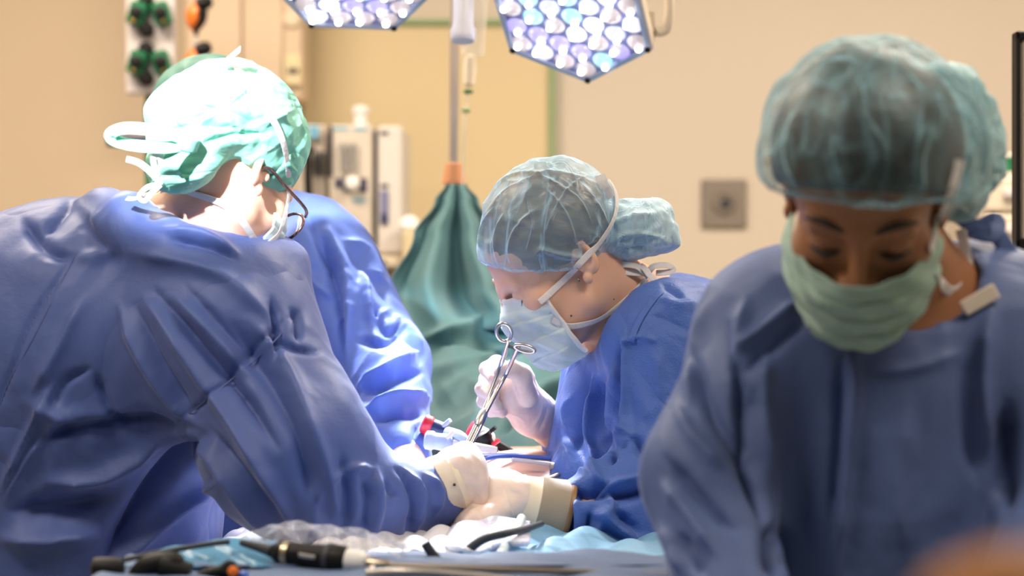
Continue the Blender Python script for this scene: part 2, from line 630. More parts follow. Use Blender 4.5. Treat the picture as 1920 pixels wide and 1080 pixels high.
def sheer(name, col, base=.42, rim=.45, streak=.35, sc=(26, 26, 5), rough=.6):
    """see-through bouffant fabric: denser where it folds and where it is seen edge-on"""
    m, nt, b, out = nodemat(name)
    b.inputs['Base Color'].default_value = (*col, 1)
    b.inputs['Roughness'].default_value = rough
    b.inputs['Sheen Weight'].default_value = .3
    tc = nt.nodes.new('ShaderNodeTexCoord')
    mp = nt.nodes.new('ShaderNodeMapping'); mp.inputs['Scale'].default_value = sc
    nt.links.new(tc.outputs['Object'], mp.inputs['Vector'])
    n1 = nt.nodes.new('ShaderNodeTexNoise'); n1.inputs['Scale'].default_value = 1.0; n1.inputs['Detail'].default_value = 3; n1.inputs['Distortion'].default_value = .8
    nt.links.new(mp.outputs[0], n1.inputs['Vector'])
    # thin ridges where the noise crosses its middle
    r = math_node(nt, 'ABSOLUTE', math_node(nt, 'SUBTRACT', n1.outputs['Fac'], .5))
    r = math_node(nt, 'SUBTRACT', 1.0, math_node(nt, 'MULTIPLY', r, 16.0), True)
    r = math_node(nt, 'POWER', r, 1.5)
    lw = nt.nodes.new('ShaderNodeLayerWeight'); lw.inputs[0].default_value = .35
    a = math_node(nt, 'ADD', base, math_node(nt, 'MULTIPLY', r, streak))
    a = math_node(nt, 'ADD', a, math_node(nt, 'MULTIPLY', math_node(nt, 'POWER', lw.outputs['Facing'], 1.25), rim), True)
    f = nt.nodes.new('ShaderNodeTexNoise'); f.inputs['Scale'].default_value = 700
    nt.links.new(tc.outputs['Object'], f.inputs['Vector'])
    a = math_node(nt, 'MULTIPLY', a, math_node(nt, 'ADD', .78, math_node(nt, 'MULTIPLY', f.outputs['Fac'], .44)), True)
    bp = nt.nodes.new('ShaderNodeBump'); bp.inputs['Strength'].default_value = .5; bp.inputs['Distance'].default_value = .003
    nt.links.new(r, bp.inputs['Height']); nt.links.new(bp.outputs[0], b.inputs['Normal'])
    nt.links.new(a, b.inputs['Alpha'])
    return m


def skin(name, col, var=.18, rough=.45, sss=.35):
    m, nt, b, out = nodemat(name)
    b.inputs['Roughness'].default_value = rough
    b.inputs['Specular IOR Level'].default_value = .45
    b.inputs['Subsurface Weight'].default_value = sss
    b.inputs['Subsurface Radius'].default_value = (1, .35, .2)
    b.inputs['Subsurface Scale'].default_value = .006
    tc = nt.nodes.new('ShaderNodeTexCoord')
    nz = nt.nodes.new('ShaderNodeTexNoise'); nz.inputs['Scale'].default_value = 22; nz.inputs['Detail'].default_value = 5
    nt.links.new(tc.outputs['Object'], nz.inputs['Vector'])
    mx = nt.nodes.new('ShaderNodeMix'); mx.data_type = 'RGBA'
    mx.inputs['A'].default_value = (col[0] * (1 - var * .5), col[1] * (1 - var), col[2] * (1 - var), 1)
    mx.inputs['B'].default_value = (min(1, col[0] * (1 + var * .5)), min(1, col[1] * (1 + var)), min(1, col[2] * (1 + var)), 1)
    nt.links.new(nz.outputs['Fac'], mx.inputs['Factor']); nt.links.new(mx.outputs['Result'], b.inputs['Base Color'])
    n2 = nt.nodes.new('ShaderNodeTexVoronoi'); n2.inputs['Scale'].default_value = 900
    nt.links.new(tc.outputs['Object'], n2.inputs['Vector'])
    bp = nt.nodes.new('ShaderNodeBump'); bp.inputs['Strength'].default_value = .12; bp.inputs['Distance'].default_value = .0006
    nt.links.new(n2.outputs['Distance'], bp.inputs['Height']); nt.links.new(bp.outputs[0], b.inputs['Normal'])
    return m


def hairmat(name, c1, c2):
    m, nt, b, out = nodemat(name)
    b.inputs['Roughness'].default_value = .42
    tc = nt.nodes.new('ShaderNodeTexCoord')
    mp = nt.nodes.new('ShaderNodeMapping'); mp.inputs['Scale'].default_value = (14, 140, 140)
    nt.links.new(tc.outputs['Object'], mp.inputs['Vector'])
    nz = nt.nodes.new('ShaderNodeTexNoise'); nz.inputs['Scale'].default_value = 1; nz.inputs['Detail'].default_value = 4; nz.inputs['Distortion'].default_value = .6
    nt.links.new(mp.outputs[0], nz.inputs['Vector'])
    mx = nt.nodes.new('ShaderNodeMix'); mx.data_type = 'RGBA'
    mx.inputs['A'].default_value = (*c1, 1); mx.inputs['B'].default_value = (*c2, 1)
    nt.links.new(nz.outputs['Fac'], mx.inputs['Factor']); nt.links.new(mx.outputs['Result'], b.inputs['Base Color'])
    bp = nt.nodes.new('ShaderNodeBump'); bp.inputs['Strength'].default_value = .5; bp.inputs['Distance'].default_value = .002
    nt.links.new(nz.outputs['Fac'], bp.inputs['Height']); nt.links.new(bp.outputs[0], b.inputs['Normal'])
    return m


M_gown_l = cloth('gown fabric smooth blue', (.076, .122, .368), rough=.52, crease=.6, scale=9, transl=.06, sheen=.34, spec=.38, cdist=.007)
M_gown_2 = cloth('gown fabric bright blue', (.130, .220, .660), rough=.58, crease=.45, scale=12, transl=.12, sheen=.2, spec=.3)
M_gown_c = cloth('gown fabric embossed blue', (.070, .145, .470), rough=.55, crease=.55, scale=14, weave=420, wv=.6, transl=.08, sheen=.25, spec=.32)
M_gown_r = cloth('gown fabric deep blue', (.088, .138, .330), rough=.58, crease=.45, scale=10, transl=.06, sheen=.2, spec=.3)
M_mask = cloth('mask fabric pale aqua', (.74, .88, .92), rough=.7, crease=.12, scale=30, weave=700, transl=.25, sheen=.1)
M_mask_g = cloth('mask fabric pale green', (.42, .60, .53), rough=.7, crease=.12, scale=30, weave=700, transl=.2, sheen=.1)
M_maskw = cloth('mask lining white', (.80, .82, .84), rough=.7, crease=.1, scale=30, weave=700, transl=.2, sheen=.1)
M_strap = cloth('white mask tape', (.80, .78, .80), rough=.7, crease=.15, scale=60, weave=900, transl=.2, sheen=.1)
M_cap_l = cloth('surgical cap mint', (.26, .66, .54), rough=.6, crease=.5, scale=16, weave=900, transl=.12, sheen=.1, stretch=(1, 1, 2), cdist=.008)
M_cap_band = cloth('surgical cap band green', (.17, .52, .40), rough=.6, crease=.25, scale=22, weave=500, wv=.4, transl=.12, sheen=.1)
M_cap_2 = cloth('surgical cap teal', (.12, .36, .31), rough=.6, crease=.2, scale=14, transl=.1, sheen=.1)
M_sheer_c = sheer('bouffant sheer sky blue', (.38, .63, .86), base=.24, rim=.62, streak=.40)
M_sheer_bun = sheer('bouffant gathered sky blue', (.46, .70, .88), base=.66, rim=.4, streak=.3, sc=(40, 40, 18))
M_sheer_r = sheer('bouffant sheer grey blue', (.17, .39, .49), base=.10, rim=.85, streak=.26, sc=(20, 20, 6))
M_sheer_r2 = sheer('bouffant gathered grey blue', (.24, .48, .56), base=.62, rim=.4, streak=.3, sc=(20, 20, 10))
M_skin_l = skin('skin light', (.74, .45, .34))
M_skin_c = skin('skin fair', (.70, .43, .32))
M_skin_r = skin('skin tan shaded', (.33, .145, .070), sss=.2)  # tan darkened further: shade on the lowered face is in the base colour
M_skin_p = skin('skin patient', (.80, .52, .42), var=.1)
M_hair_c = hairmat('hair dark blonde', (.035, .026, .020), (.20, .14, .085))
M_hair_r = hairmat('hair black brown', (.010, .008, .008), (.06, .04, .03))
M_brow = mat('eyebrow hair', (.03, .018, .012), .7)
M_lash = mat('eyelash dark', (.015, .01, .01), .6)
M_glove = mat('latex glove pale', (.80, .66, .60), .5, sss=.3, bump=(60, .25, .002), var=.05)
M_glove_b = mat('latex glove cream', (.78, .68, .54), .45, sss=.2, bump=(45, .3, .002), var=.04)
M_glove_d = mat('latex cuff taupe', (.30, .25, .19), .55, bump=(70, .3, .002), var=.06)
M_glove_e = mat('latex cuff rolled rim', (.26, .14, .06), .4)
M_steel = mat('polished steel', (.62, .60, .60), .28, 1.0, bump=(200, .05, .0005))
M_steel_d = mat('brushed steel', (.45, .42, .40), .4, 1.0, bump=(120, .1, .0008))
M_wire = mat('tortoiseshell plastic', (.06, .02, .015), .25, coat=.5)
M_navy = mat('navy plastic', (.02, .03, .10), .35)
M_black = mat('black plastic', (.008, .008, .009), .5, spec=.2)
M_dark = mat('dark grey rubber', (.035, .040, .052), .55, spec=.3)
M_white = mat('white plastic', (.78, .77, .76), .45, var=.03)
M_lav = mat('pale lavender plastic', (.62, .57, .58), .5, var=.03)
M_orange = mat('orange plastic', (.75, .17, .02), .4)
M_red = mat('red plastic', (.55, .02, .04), .35)
M_bluep = mat('blue plastic', (.06, .15, .60), .35)
M_lblue = mat('pale blue plastic', (.45, .58, .88), .35)
M_green = mat('dark green plastic', (.01, .14, .06), .4)
M_cyan = mat('cyan label', (.12, .42, .62), .6)
M_beigep = mat('beige painted steel', (.62, .54, .42), .5, var=.04)

# ------------------------------------------------------------------ room shell
def wallmat(name, col, var=.03, scale=2.0):
    m, nt, b, out = nodemat(name)
    b.inputs['Roughness'].default_value = .7
    tc = nt.nodes.new('ShaderNodeTexCoord')
    nz = nt.nodes.new('ShaderNodeTexNoise'); nz.inputs['Scale'].default_value = scale; nz.inputs['Detail'].default_value = 3
    nt.links.new(tc.outputs['Object'], nz.inputs['Vector'])
    mx = nt.nodes.new('ShaderNodeMix'); mx.data_type = 'RGBA'
    mx.inputs['A'].default_value = (*[c * (1 - var) for c in col], 1)
    mx.inputs['B'].default_value = (*[min(1, c * (1 + var)) for c in col], 1)
    nt.links.new(nz.outputs['Fac'], mx.inputs['Factor']); nt.links.new(mx.outputs['Result'], b.inputs['Base Color'])
    n2 = nt.nodes.new('ShaderNodeTexNoise'); n2.inputs['Scale'].default_value = 180
    nt.links.new(tc.outputs['Object'], n2.inputs['Vector'])
    bp = nt.nodes.new('ShaderNodeBump'); bp.inputs['Strength'].default_value = .1; bp.inputs['Distance'].default_value = .002
    nt.links.new(n2.outputs['Fac'], bp.inputs['Height']); nt.links.new(bp.outputs[0], b.inputs['Normal'])
    return m


M_wall = wallmat('wall paint beige', (.62, .54, .46))
M_wall_l = wallmat('wall paint warm beige', (.60, .48, .35))
M_door = wallmat('door laminate yellow', (.66, .54, .335))
M_trim = mat('green door gasket', (.23, .36, .18), .5, var=.05)
M_floor = wallmat('floor vinyl grey green', (.30, .34, .33), .08, 6)
M_ceil = wallmat('ceiling tile white', (.80, .78, .74))


def solid(name, lo, hi, m, parent=None, bev=0.0, smooth=False):
    c = [(a + b) / 2 for a, b in zip(lo, hi)]; s = [abs(b - a) for a, b in zip(lo, hi)]
    return MB().box(c, s, bev=bev).build(name, m, parent, smooth)


def pbox(mb, x0, y0, x1, y1, Y, depth, bev=.003):
    """a box whose front face, at distance Y, fills that part of the photograph"""
    a = V(x0, y0, Y); b = V(x1, y1, Y)
    mb.box(((a.x + b.x) / 2, Y + depth / 2, (a.z + b.z) / 2), (abs(b.x - a.x), depth, abs(a.z - b.z)), bev=bev)
    return mb


YW = 5.5
tag(solid('floor', (-3, -1.0, -.05), (3, 5.6, 0), M_floor), kind='structure')
tag(solid('ceiling', (-3, -1.0, 3.0), (3, 5.6, 3.08), M_ceil), kind='structure')
tag(solid('wall_back', (V(567, 0, YW).x, YW, 0), (3, YW + .1, 3), M_wall), kind='structure')
tag(solid('wall_back_left', (-3, YW - .02, 0), (V(567, 0, YW).x, YW + .1, 3), M_wall_l), kind='structure')
tag(solid('wall_left', (-3.1, -1, 0), (-3, 5.6, 3), M_wall_l), kind='structure')
tag(solid('wall_right', (3, -1, 0), (3.1, 5.6, 3), M_wall), kind='structure')
dx0, dx1 = V(568, 0, YW - .02).x, V(1030, 0, YW - .02).x
dz1 = V(0, 46, YW - .02).z
d = tag(solid('door_1', (dx0, YW - .02, 0.01), (dx1, YW, dz1), M_door), kind='structure')
tag(solid('trim_1', (dx0, YW - .035, dz1), (dx1 + .012, YW, dz1 + .013), M_trim), kind='structure')
tag(solid('trim_2', (dx1, YW - .035, 0), (dx1 + .014, YW, dz1), M_trim), kind='structure')
a_ = V(331, 0, 5.0).x
tag(solid('trim_3', (a_, 5.44, 0), (a_ + .022, 5.479, 3), mat('corner guard pale pink', (.58, .46, .38), .5)), kind='structure')
tag(solid('baseboard_back', (-3, YW - .035, 0), (dx0 - .002, YW - .02, .1), M_floor), kind='structure')

# ceiling light fixtures
M_diff = mat('ceiling light diffuser', (.9, .9, .85), .5, emit=(1.0, .86, .70), estr=3.0)
for i_, (x_, y_) in enumerate(CEIL):
    nm = ['front left', 'front right', 'rear left', 'rear right'][i_]
    t_ = empty('ceiling_light', (x_, y_, 3.0), 'recessed warm ceiling light panel, %s one of the four' % nm, 'ceiling light', 'ceiling light panels')
    mb = MB()
    for sx in (-1, 1): mb.box((x_ + sx * .59, y_, 2.985), (.03, .66, .03))
    for sy in (-1, 1): mb.box((x_, y_ + sy * .315, 2.985), (1.15, .03, .03))
    mb.build('frame', M_white, t_)
    MB().box((x_, y_, 2.99), (1.14, .58, .008)).build('diffuser', M_diff, t_)

# ------------------------------------------------------------------ things on the far wall
# ceiling-hung cabinet, with oval cover and switch box
Yc = 5.25
t_ = empty('wall_cabinet', V(456, 190, Yc), 'pale beige cabinet hung high behind the head of the surgeon in the mint cap', 'cabinet')
pbox(MB(), 346, -420, 566, 188, Yc, .20, .006).build('body', mat('cabinet beige', (.66, .52, .38), .5, var=.02), t_)
pbox(MB(), 349, -300, 452, 184, Yc - .012, .012, .003).build('door', mat('cabinet door beige', (.67, .53, .39), .5), t_)
pbox(MB(), 456, -300, 530, 184, Yc - .012, .012, .003).build('door', mat('cabinet door beige', (.67, .53, .39), .5), t_)
p_ = V(547, 35, Yc)
MB().lathe((p_.x, Yc - .012, p_.z), (0, 1, 0), [(0, .001), (0, .020), (.004, .024), (.012, .026)], 32).build('oval_cover', mat('oval cover cream', (.76, .62, .47), .5), t_, True)
s_ = pbox(MB(), 532, 101, 565, 160, Yc - .02, .02, .003).build('switch_box', mat('switch box cream', (.78, .66, .42), .5), t_)
mb = MB()
for k, w in enumerate((7, 4, 7)):
    pbox(mb, 540 + k * 7, 127, 540 + k * 7 + 5, 127 + 12, Yc - .022, .003, 0)
mb.build('dark_marking', M_dark, s_)

# metal socket plate
t_ = empty('wall_socket', V(1358, 381, YW), 'square brushed metal socket plate with round socket on the beige wall', 'wall socket')
pbox(MB(), 1316, 337, 1400, 427, YW - .012, .012, .002).build('plate', mat('socket plate metal', (.27, .23, .20), .5, .6), t_)
p_ = V(1358, 380, YW - .012)
mb = MB().lathe((p_.x, YW - .012, p_.z), (0, -1, 0), [(0, .034), (.006, .032), (.010, .028), (.010, .022), (.002, .020), (.002, .001)], 32)
mb.build('socket_ring', mat('socket ring metal', (.40, .35, .31), .35, .8), t_, True)
mb = MB().lathe((p_.x + .003, YW - .012, p_.z - .002), (0, -1, 0), [(0, .013), (.012, .012), (.013, .001)], 24)
mb.build('socket_core', M_dark, t_, True)
mb = MB()
for sx in (-1, 1):
    for sz in (-1, 1):
        mb = MB().lathe((p_.x + sx * .051, YW - .012, p_.z + sz * .055), (0, -1, 0), [(0, .003), (.002, .003), (.002, .0005)], 10)
        mb.build('screw', M_steel, t_, True)

# gas outlet board on its green pole, far left
Yg = 4.6
t_ = empty('gas_supply_board', (V(272, 0, Yg + .05).x, Yg + .05, 0), 'tall pale board on a dark green pole at the upper left', 'supply board')
pbox(MB(), 236, -260, 327, 176, Yg, .03, .004).build('board', M_lav, t_)
MB().tube([(V(272, 0, Yg).x, Yg + .045, .02), (V(272, 0, Yg).x, Yg + .045, V(0, -250, Yg).z)], .0085, 14, 2).build('pole', M_green, t_, True)
MB().lathe((V(272, 0, Yg).x, Yg + .045, 0), (0, 0, 1), [(0, .18), (.02, .18), (.035, .10), (.05, .02), (.06, .012)], 28).build('base', M_dark, t_, True)
MB().lathe(V(216, 264, Yg), (1, 0, .05), [(-.02, .002), (-.018, .014), (.02, .015), (.045, .010), (.075, .008)], 18).build('clamp_knob', M_navy, t_, True)
for i_, (y_, nm) in enumerate(((28, 'upper'), (120, 'lower'))):
    c_ = V(281, y_, Yg)
    o_ = empty('gas_outlet', c_, '%s dark green paired gas outlet on the pale board' % nm, 'gas outlet', 'gas outlets on the pale board')
    for s in (-1, 1):
        w_ = V(281 + s * 23, y_ - 2, Yg - .02)
        R_ = Matrix.Rotation(s * math.radians(-16), 3, 'Y')
        MB().box(w_, (.040, .035, .055), R_, bev=.006).build('outlet_wing', M_green, o_, True)
        MB().lathe(w_ + Vector((0, -.018, 0)), (0, -1, 0), [(0, .015), (.010, .014), (.012, .010), (.012, .001)], 18).build('outlet_port', M_black, o_, True)
        MB().lathe(w_ + Vector((s * .006, -.018, -.019)), (0, -1, 0), [(0, .004), (.004, .004), (.005, .001)], 10).build('brass_pin', mat('brass pin', (.7, .4, .1), .35, 1), o_, True)
    for dy in (-26, 28):
        MB().lathe(V(276, y_ + dy, Yg - .0), (0, -1, 0), [(0, .017), (.022, .018), (.03, .014), (.032, .001)], 20).build('knob', M_black, o_, True)

# orange breathing bulbs hanging right of the board
for i_, (x_, y_, nm) in enumerate(((368, 32, 'upper'), (366, 118, 'lower'))):
    o_ = empty('squeeze_bulb', V(x_, y_, 4.5), '%s orange bulb with black fittings hanging beside the pale board' % nm, 'squeeze bulb', 'orange bulbs by the board')
    MB().lathe(V(x_, y_, 4.5), (.1, 0, 1), [(-.034, .004), (-.026, .014), (-.010, .022), (.008, .024), (.022, .018), (.034, .007)], 22).build('bulb', M_orange, o_, True)
    MB().lathe(V(x_ + 14, y_ - 26, 4.49), (1, 0, .3), [(-.018, .006), (-.014, .015), (.010, .016), (.02, .008)], 18).build('valve', M_black, o_, True)
    MB().tube([V(x_ + 12, y_ - 12, 4.47), V(x_ + 11, y_ + 6, 4.47), V(x_ + 1, y_ + 22, 4.48), V(x_, y_ + 34, 4.5)], .010, 10, 5, taper=lambda t: 1.2 - .8 * t).build('nozzle', M_black, o_, True)
    MB().tube([V(x_, y_ + 30, 4.5), V(x_ - 1, y_ + 48, 4.5), V(x_ - 1, y_ + 66, 4.5)], .0035, 8, 5).build('hose', M_lav, o_, True)

# anaesthesia machine between the surgeons
Ym = 4.8
t_ = empty('anaesthesia_machine', (V(660, 0, Ym).x, Ym + .2, 0), 'tall cream anaesthesia machine with dials and slots behind the surgeons', 'machine')
M_mach = mat('machine cream', (.60, .54, .47), .5, var=.04)
M_mach2 = mat('machine pale grey', (.64, .60, .57), .45, var=.03)
pbox(MB(), 617, 234, 699, 478, Ym, .35, .006).build('dial_panel', M_mach, t_)
pbox(MB(), 708, 236, 755, 476, Ym - .01, .35, .006).build('slot_panel', M_mach2, t_)
pbox(MB(), 699, 244, 708, 470, Ym + .02, .3, .001).build('dark_gap', M_dark, t_)
pbox(MB(), 617, 236, 623, 330, Ym - .006, .01, .001).build('side_rail', M_dark, t_)
pbox(MB(), 556, 234, 612, 500, Ym + .03, .3, .006).build('absorber_column', mat('machine greige', (.52, .46, .40), .5, var=.06), t_)
pbox(MB(), 540, 480, 752, 502, Ym - .06, .42, .005).build('work_shelf', M_beigep, t_)
pbox(MB(), 560, 506, 800, 1050, Ym, .4, .006).build('drawer_cabinet', M_beigep, t_)
for k in range(3):
    dr = pbox(MB(), 600, 530 + 130 * k, 780, 650 + 130 * k, Ym - .012, .012, .003).build('drawer', M_mach, t_)
    pbox(MB(), 660, 545 + 130 * k, 720, 553 + 130 * k, Ym - .03, .018, .002).build('handle', M_dark, dr)
for k in range(4):
    xx, yy = 620 + (k % 2) * 130, 1080
    MB().lathe((V(570, 0, Ym).x + .27 * (k % 2), Ym + .06 + .28 * (k // 2), 0), (0, 0, 1), [(0.0, .02), (.01, .035), (.05, .035), (.06, .012), (CAMZ - (1050 - 540) / FPX * Ym + .002, .012)], 14).build('caster', M_dark, t_, True)
mb = MB().lathe(V(676, 236, Ym + .05), (0, 0, 1), [(0, .016), (.028, .016), (.032, .021), (.046, .020), (.050, .006)], 24)
mb.build('vaporiser_cap', M_white, t_, True)
s_ = pbox(MB(), 561, 234, 599, 260, Ym + .018, .012, .001).build('blue_label', mat('label pale', (.6, .62, .62), .6), t_)
mb = MB()
for i in (0, 1):
    for j in (0, 1):
        pbox(mb, 564 + 18 * i, 236 + 12 * j, 578 + 18 * i, 246 + 12 * j, Ym + .015, .004, 0)
mb.build('blue_squares', M_cyan, s_)
MB().tube([V(578, 278, Ym - .01), V(577, 330, Ym - .01), V(579, 378, Ym - .01)], .010, 14, 5).build('black_hose', M_black, t_, True)
MB().lathe(V(576, 276, Ym - .01), (0, 0, 1), [(-.01, .004), (-.008, .018), (.0, .019), (.006, .006)], 18).build('hose_cap', M_black, t_, True)
for k in range(4):
    pbox(MB(), 588 + 6 * k, 282 + 3 * (k % 2), 591 + 6 * k, 330, Ym + .022, .01, .001).build('vent_slot', M_dark, t_)
for k, x_ in enumerate((640, 652, 664)):
    MB().tube([V(x_, 268, Ym - .01), V(x_ + 2, 322, Ym - .01)], .005, 10, 2).build('flow_tube', mat('flow tube glass', (.35, .34, .33), .2, var=.2), t_, True)
for x0 in (628, 643, 675):
    pbox(MB(), x0, 334, x0 + 13, 360 if x0 > 628 else 352, Ym - .004, .006, .001).build('dark_window', mat('dark violet window', (.05, .045, .09), .2), t_)
MB().lathe(V(659, 346, Ym - .006), (.15, -1, .1), [(0, .016), (.025, .017), (.030, .012), (.031, .001)], 20).build('white_dial', M_white, t_, True)
for (x0, y0, x1, y1) in ((626, 238, 652, 243), (664, 239, 688, 244), (661, 372, 685, 378)):
    pbox(MB(), x0, y0, x1, y1, Ym - .002, .004, 0).build('blue_strip', M_cyan, t_)
pbox(MB(), 661, 411, 669, 430, Ym - .012, .012, .002).build('red_lever', mat('red lever', (.30, .03, .03), .4), t_)
MB().lathe(V(671, 448, Ym), (0, -1, 0), [(0, .013), (.018, .012), (.020, .009), (.020, .001)], 20).build('navy_dial', M_navy, t_, True)
pbox(MB(), 660, 474, 688, 484, Ym - .07, .01, .001).build('display', M_navy, t_)
s_ = pbox(MB(), 712, 357, 728, 420, Ym - .016, .008, .001).build('ink_slot', mat('lavender window', (.20, .20, .36), .3), t_)
pbox(MB(), 715, 400, 725, 418, Ym - .018, .003, 0).build('slot_marker', M_navy, s_)
for y_ in (246, 345):
    mb = MB()
    for k in range(3): pbox(mb, 714 + 5 * k, y_, 718 + 5 * k, y_ + 7, Ym - .012, .003, 0)
    mb.build('scale_marking', M_dark, t_)
pbox(MB(), 690, 488, 724, 493, Ym - .064, .005, 0).build('shelf_slit', M_dark, t_)
# small white suction jar on a beige box beside the machine
t_ = empty('suction_jar', V(768, 470, 4.7), 'small white round jar beside the cream machine, left of the green screen drape', 'jar')
MB().lathe(V(768, 432, 4.75), (0, 0, 1), [(-.04, .018), (0, .020), (.006, .026), (.022, .024), (.034, .012), (.036, .001)], 22).build('lid', M_white, t_, True)
pbox(MB(), 754, 433, 792, 506, 4.72, .06, .004).build('jar_body', mat('jar body cream', (.62, .52, .33), .5), t_)

# right-hand drawer unit, small green box, monitor at the edge
Ys = 4.4
t_ = empty('drawer_unit', (V(1890, 0, Ys).x + .1, Ys + .15, 0), 'pale beige plastic drawer unit behind the nurse on the right', 'drawers')
p0 = V(1838, 322, Ys)
solid('carcass', (p0.x, Ys + .015, .02), (p0.x + .5, Ys + .35, p0.z), M_wall, t_, .006)
for k in range(4):
    z1 = p0.z - .012 - .082 * k
    dr = solid('drawer', (p0.x + .008, Ys, z1 - .076), (p0.x + .49, Ys + .016, z1), mat('drawer cream', (.66, .58, .47), .45), t_, .006)
    MB().box((p0.x + .075, Ys - .006, z1 - .035), (.05, .012, .022), bev=.004).build('grip', M_lav, dr)
pa = V(1892, 322, Ys)
g_ = empty('green_box', (pa.x + .05, Ys + .1, pa.z), 'small dark green box standing on the beige drawer unit', 'box')
solid('box_body', (pa.x, Ys + .06, pa.z + .001), (pa.x + .14, Ys + .16, pa.z + .036), M_green, g_, .003)
solid('box_lid', (pa.x - .003, Ys + .057, pa.z + .0365), (pa.x + .143, Ys + .163, pa.z + .045), M_white, g_, .002)

Yd = 2.9
t_ = empty('monitor', (V(2060, 0, Yd).x, Yd + .15, 0), 'dark framed upright monitor cut off by the right edge of the picture', 'monitor')
def slab(x0, y0, x1, y1, Y, dep): return pbox(MB(), x0, y0, x1, y1, Y, dep, .004)
mb = MB()
pbox(mb, 1906, 58, 1914, 470, Yd, .03, .002); pbox(mb, 2200, 58, 2209, 470, Yd, .03, .002)
pbox(mb, 1906, 58, 2209, 74, Yd, .03, .002); pbox(mb, 1906, 448, 2209, 472, Yd, .03, .002)
mb.build('bezel', M_black, t_)
slab(1913, 70, 2203, 452, Yd + .006, .012).build('screen', mat('screen beige reflection', (.50, .42, .34), .15), t_)  # beige base colour stands in for a reflection on the screen
slab(1912, 64, 2204, 466, Yd + .02, .03).build('back_shell', M_dark, t_)
MB().tube([V(2060, 460, Yd + .06), (V(2060, 0, Yd).x, Yd + .06, .02)], .02, 14, 2).build('stand', M_steel_d, t_, True)
MB().lathe((V(2060, 0, Yd).x, Yd + .06, 0), (0, 0, 1), [(0, .22), (.02, .22), (.03, .05), (.05, .02)], 28).build('stand_foot', M_dark, t_, True)

# ------------------------------------------------------------------ surgical lamp with lens modules
M_hous = mat('lamp housing cream', (.72, .64, .52), .4, var=.02)
M_lface = mat('lamp face clear violet', (.20, .22, .42), .2, coat=.6)
M_bez = mat('lamp bezel silver blue', (.45, .50, .68), .3, .5)
def emis(n, c, s, base=(.85, .85, .95)):
    return mat(n, base, .1, emit=c, estr=s, coat=1.0)
M_leds = [emis('led lens white', (1, .97, 1), 1.2, (.6, .6, .7)), emis('led lens cool', (.72, .76, 1), .80, (.4, .4, .6)), emis('led lens cyan', (.40, .85, 1), .80, (.3, .5, .6)), emis('led lens violet', (.55, .45, 1), .75, (.3, .3, .6)), emis('led lens warm', (.85, .70, .72), .42, (.5, .45, .45)), emis('led lens pale', (.9, .86, 1), .95, (.5, .5, .6))]
M_core = emis('led core', (1, 1, 1), 12.0)
M_cover = mat('lens cover clear', (.9, .92, 1), .05, trans=1.0)

lamp = empty('surgical_lamp', (-.075, 3.10, 2.98), 'surgical lamp above the patient with two hexagonal lens modules and a white handle', 'surgical lamp')
rl = random.Random(4)
def module(parent, cpx, cpy, a0, a1, Y, name_label=None):
    s = Y / FPX
    U = Vector((a0[0], a0[2], -a0[1])) * s       # (x, depth, up)
    W = Vector((a1[0], a1[2], -a1[1])) * s
    c = V(cpx, cpy, Y)
    N = U.cross(W).normalized()
    if N.y > 0: N = -N
    corners = [U, W, W - U, -U, -W, U - W]
    def ring(sc, h): return [c + q * sc + N * h for q in corners]
    hs = MB().rings([ring(.55, -.075), ring(.92, -.055), ring(1.045, -.02), ring(1.05, -.002), ring(1.03, .004), ring(.975, .004), ring(.975, -.006), ring(.2, -.006)])
    h = hs.build('lamp_module', M_hous, parent, False, .003)
    MB().rings([ring(1.048, -.006), ring(1.052, .003), ring(1.03, .007), ring(.965, .007), ring(.965, -.002), ring(1.02, -.008)], cap=False).build('bezel', M_bez, h)
    MB().rings([ring(.972, -.004), ring(.968, .001), ring(.01, .001)]).build('face_plate', M_lface, h)
    for q in corners:
        MB().lathe(c + q * .99 + N * .006, N, [(0, .005), (.003, .005), (.004, .001)], 10).build('corner_screw', M_black, h, True)
    first = None; fc = None
    R = U.length
    n = 3
    pitch = .86 / (n + .05)
    u1, u2 = U * pitch, W * pitch
    for i in range(-n, n + 1):
        for j in range(-n, n + 1):
            if abs(i + j) > n and (i * j > 0): continue
            if max(abs(i), abs(j), abs(i + j)) > n: continue
            p = c + u1 * i + u2 * j + N * .002
            rr = .0118
            if first is None:
                m = MB().lathe((0, 0, 0), N, [(-.002, .0180), (.003, .0185), (.010, .0165), (.016, .0110), (.019, .0040), (.0193, .0003)], 20)
                first = m.build('lens', M_leds[0], h, True)
                o = first
            else:
                o = first.copy(); C.objects.link(o)
            o.parent = h
            k = rl.choices(range(6), (3, 3, 4, 4, 4, 2))[0]
            edge = max(abs(i), abs(j), abs(i + j)) == n
            if edge and rl.random() < .6: k = 4
            if o is first:
                loc0 = o.location.copy(); first_c = None
            o.location = p - wpos(h) - CEN(first)
            o.material_slots[0].link = 'OBJECT'; o.material_slots[0].material = M_leds[k]
            if True:
                if fc is None:
                    fc = MB().lathe((0, 0, 0), N, [(0, .0052), (.004, .0044), (.006, .0005)], 10).build('bright_core', M_core, h, True); cc = fc
                else:
                    cc = fc.copy(); C.objects.link(cc); cc.parent = h
                off = Vector((-.0085, -.001, .008)) * rl.uniform(.4, 1.1) if (i + j) % 2 else Vector((.0075, -.001, -.008)) * rl.uniform(.4, 1.1)
                off = off - N * off.dot(N)
                cc.location = p + N * .0125 + off * .9 - wpos(h) - CEN(fc)
    return c, N


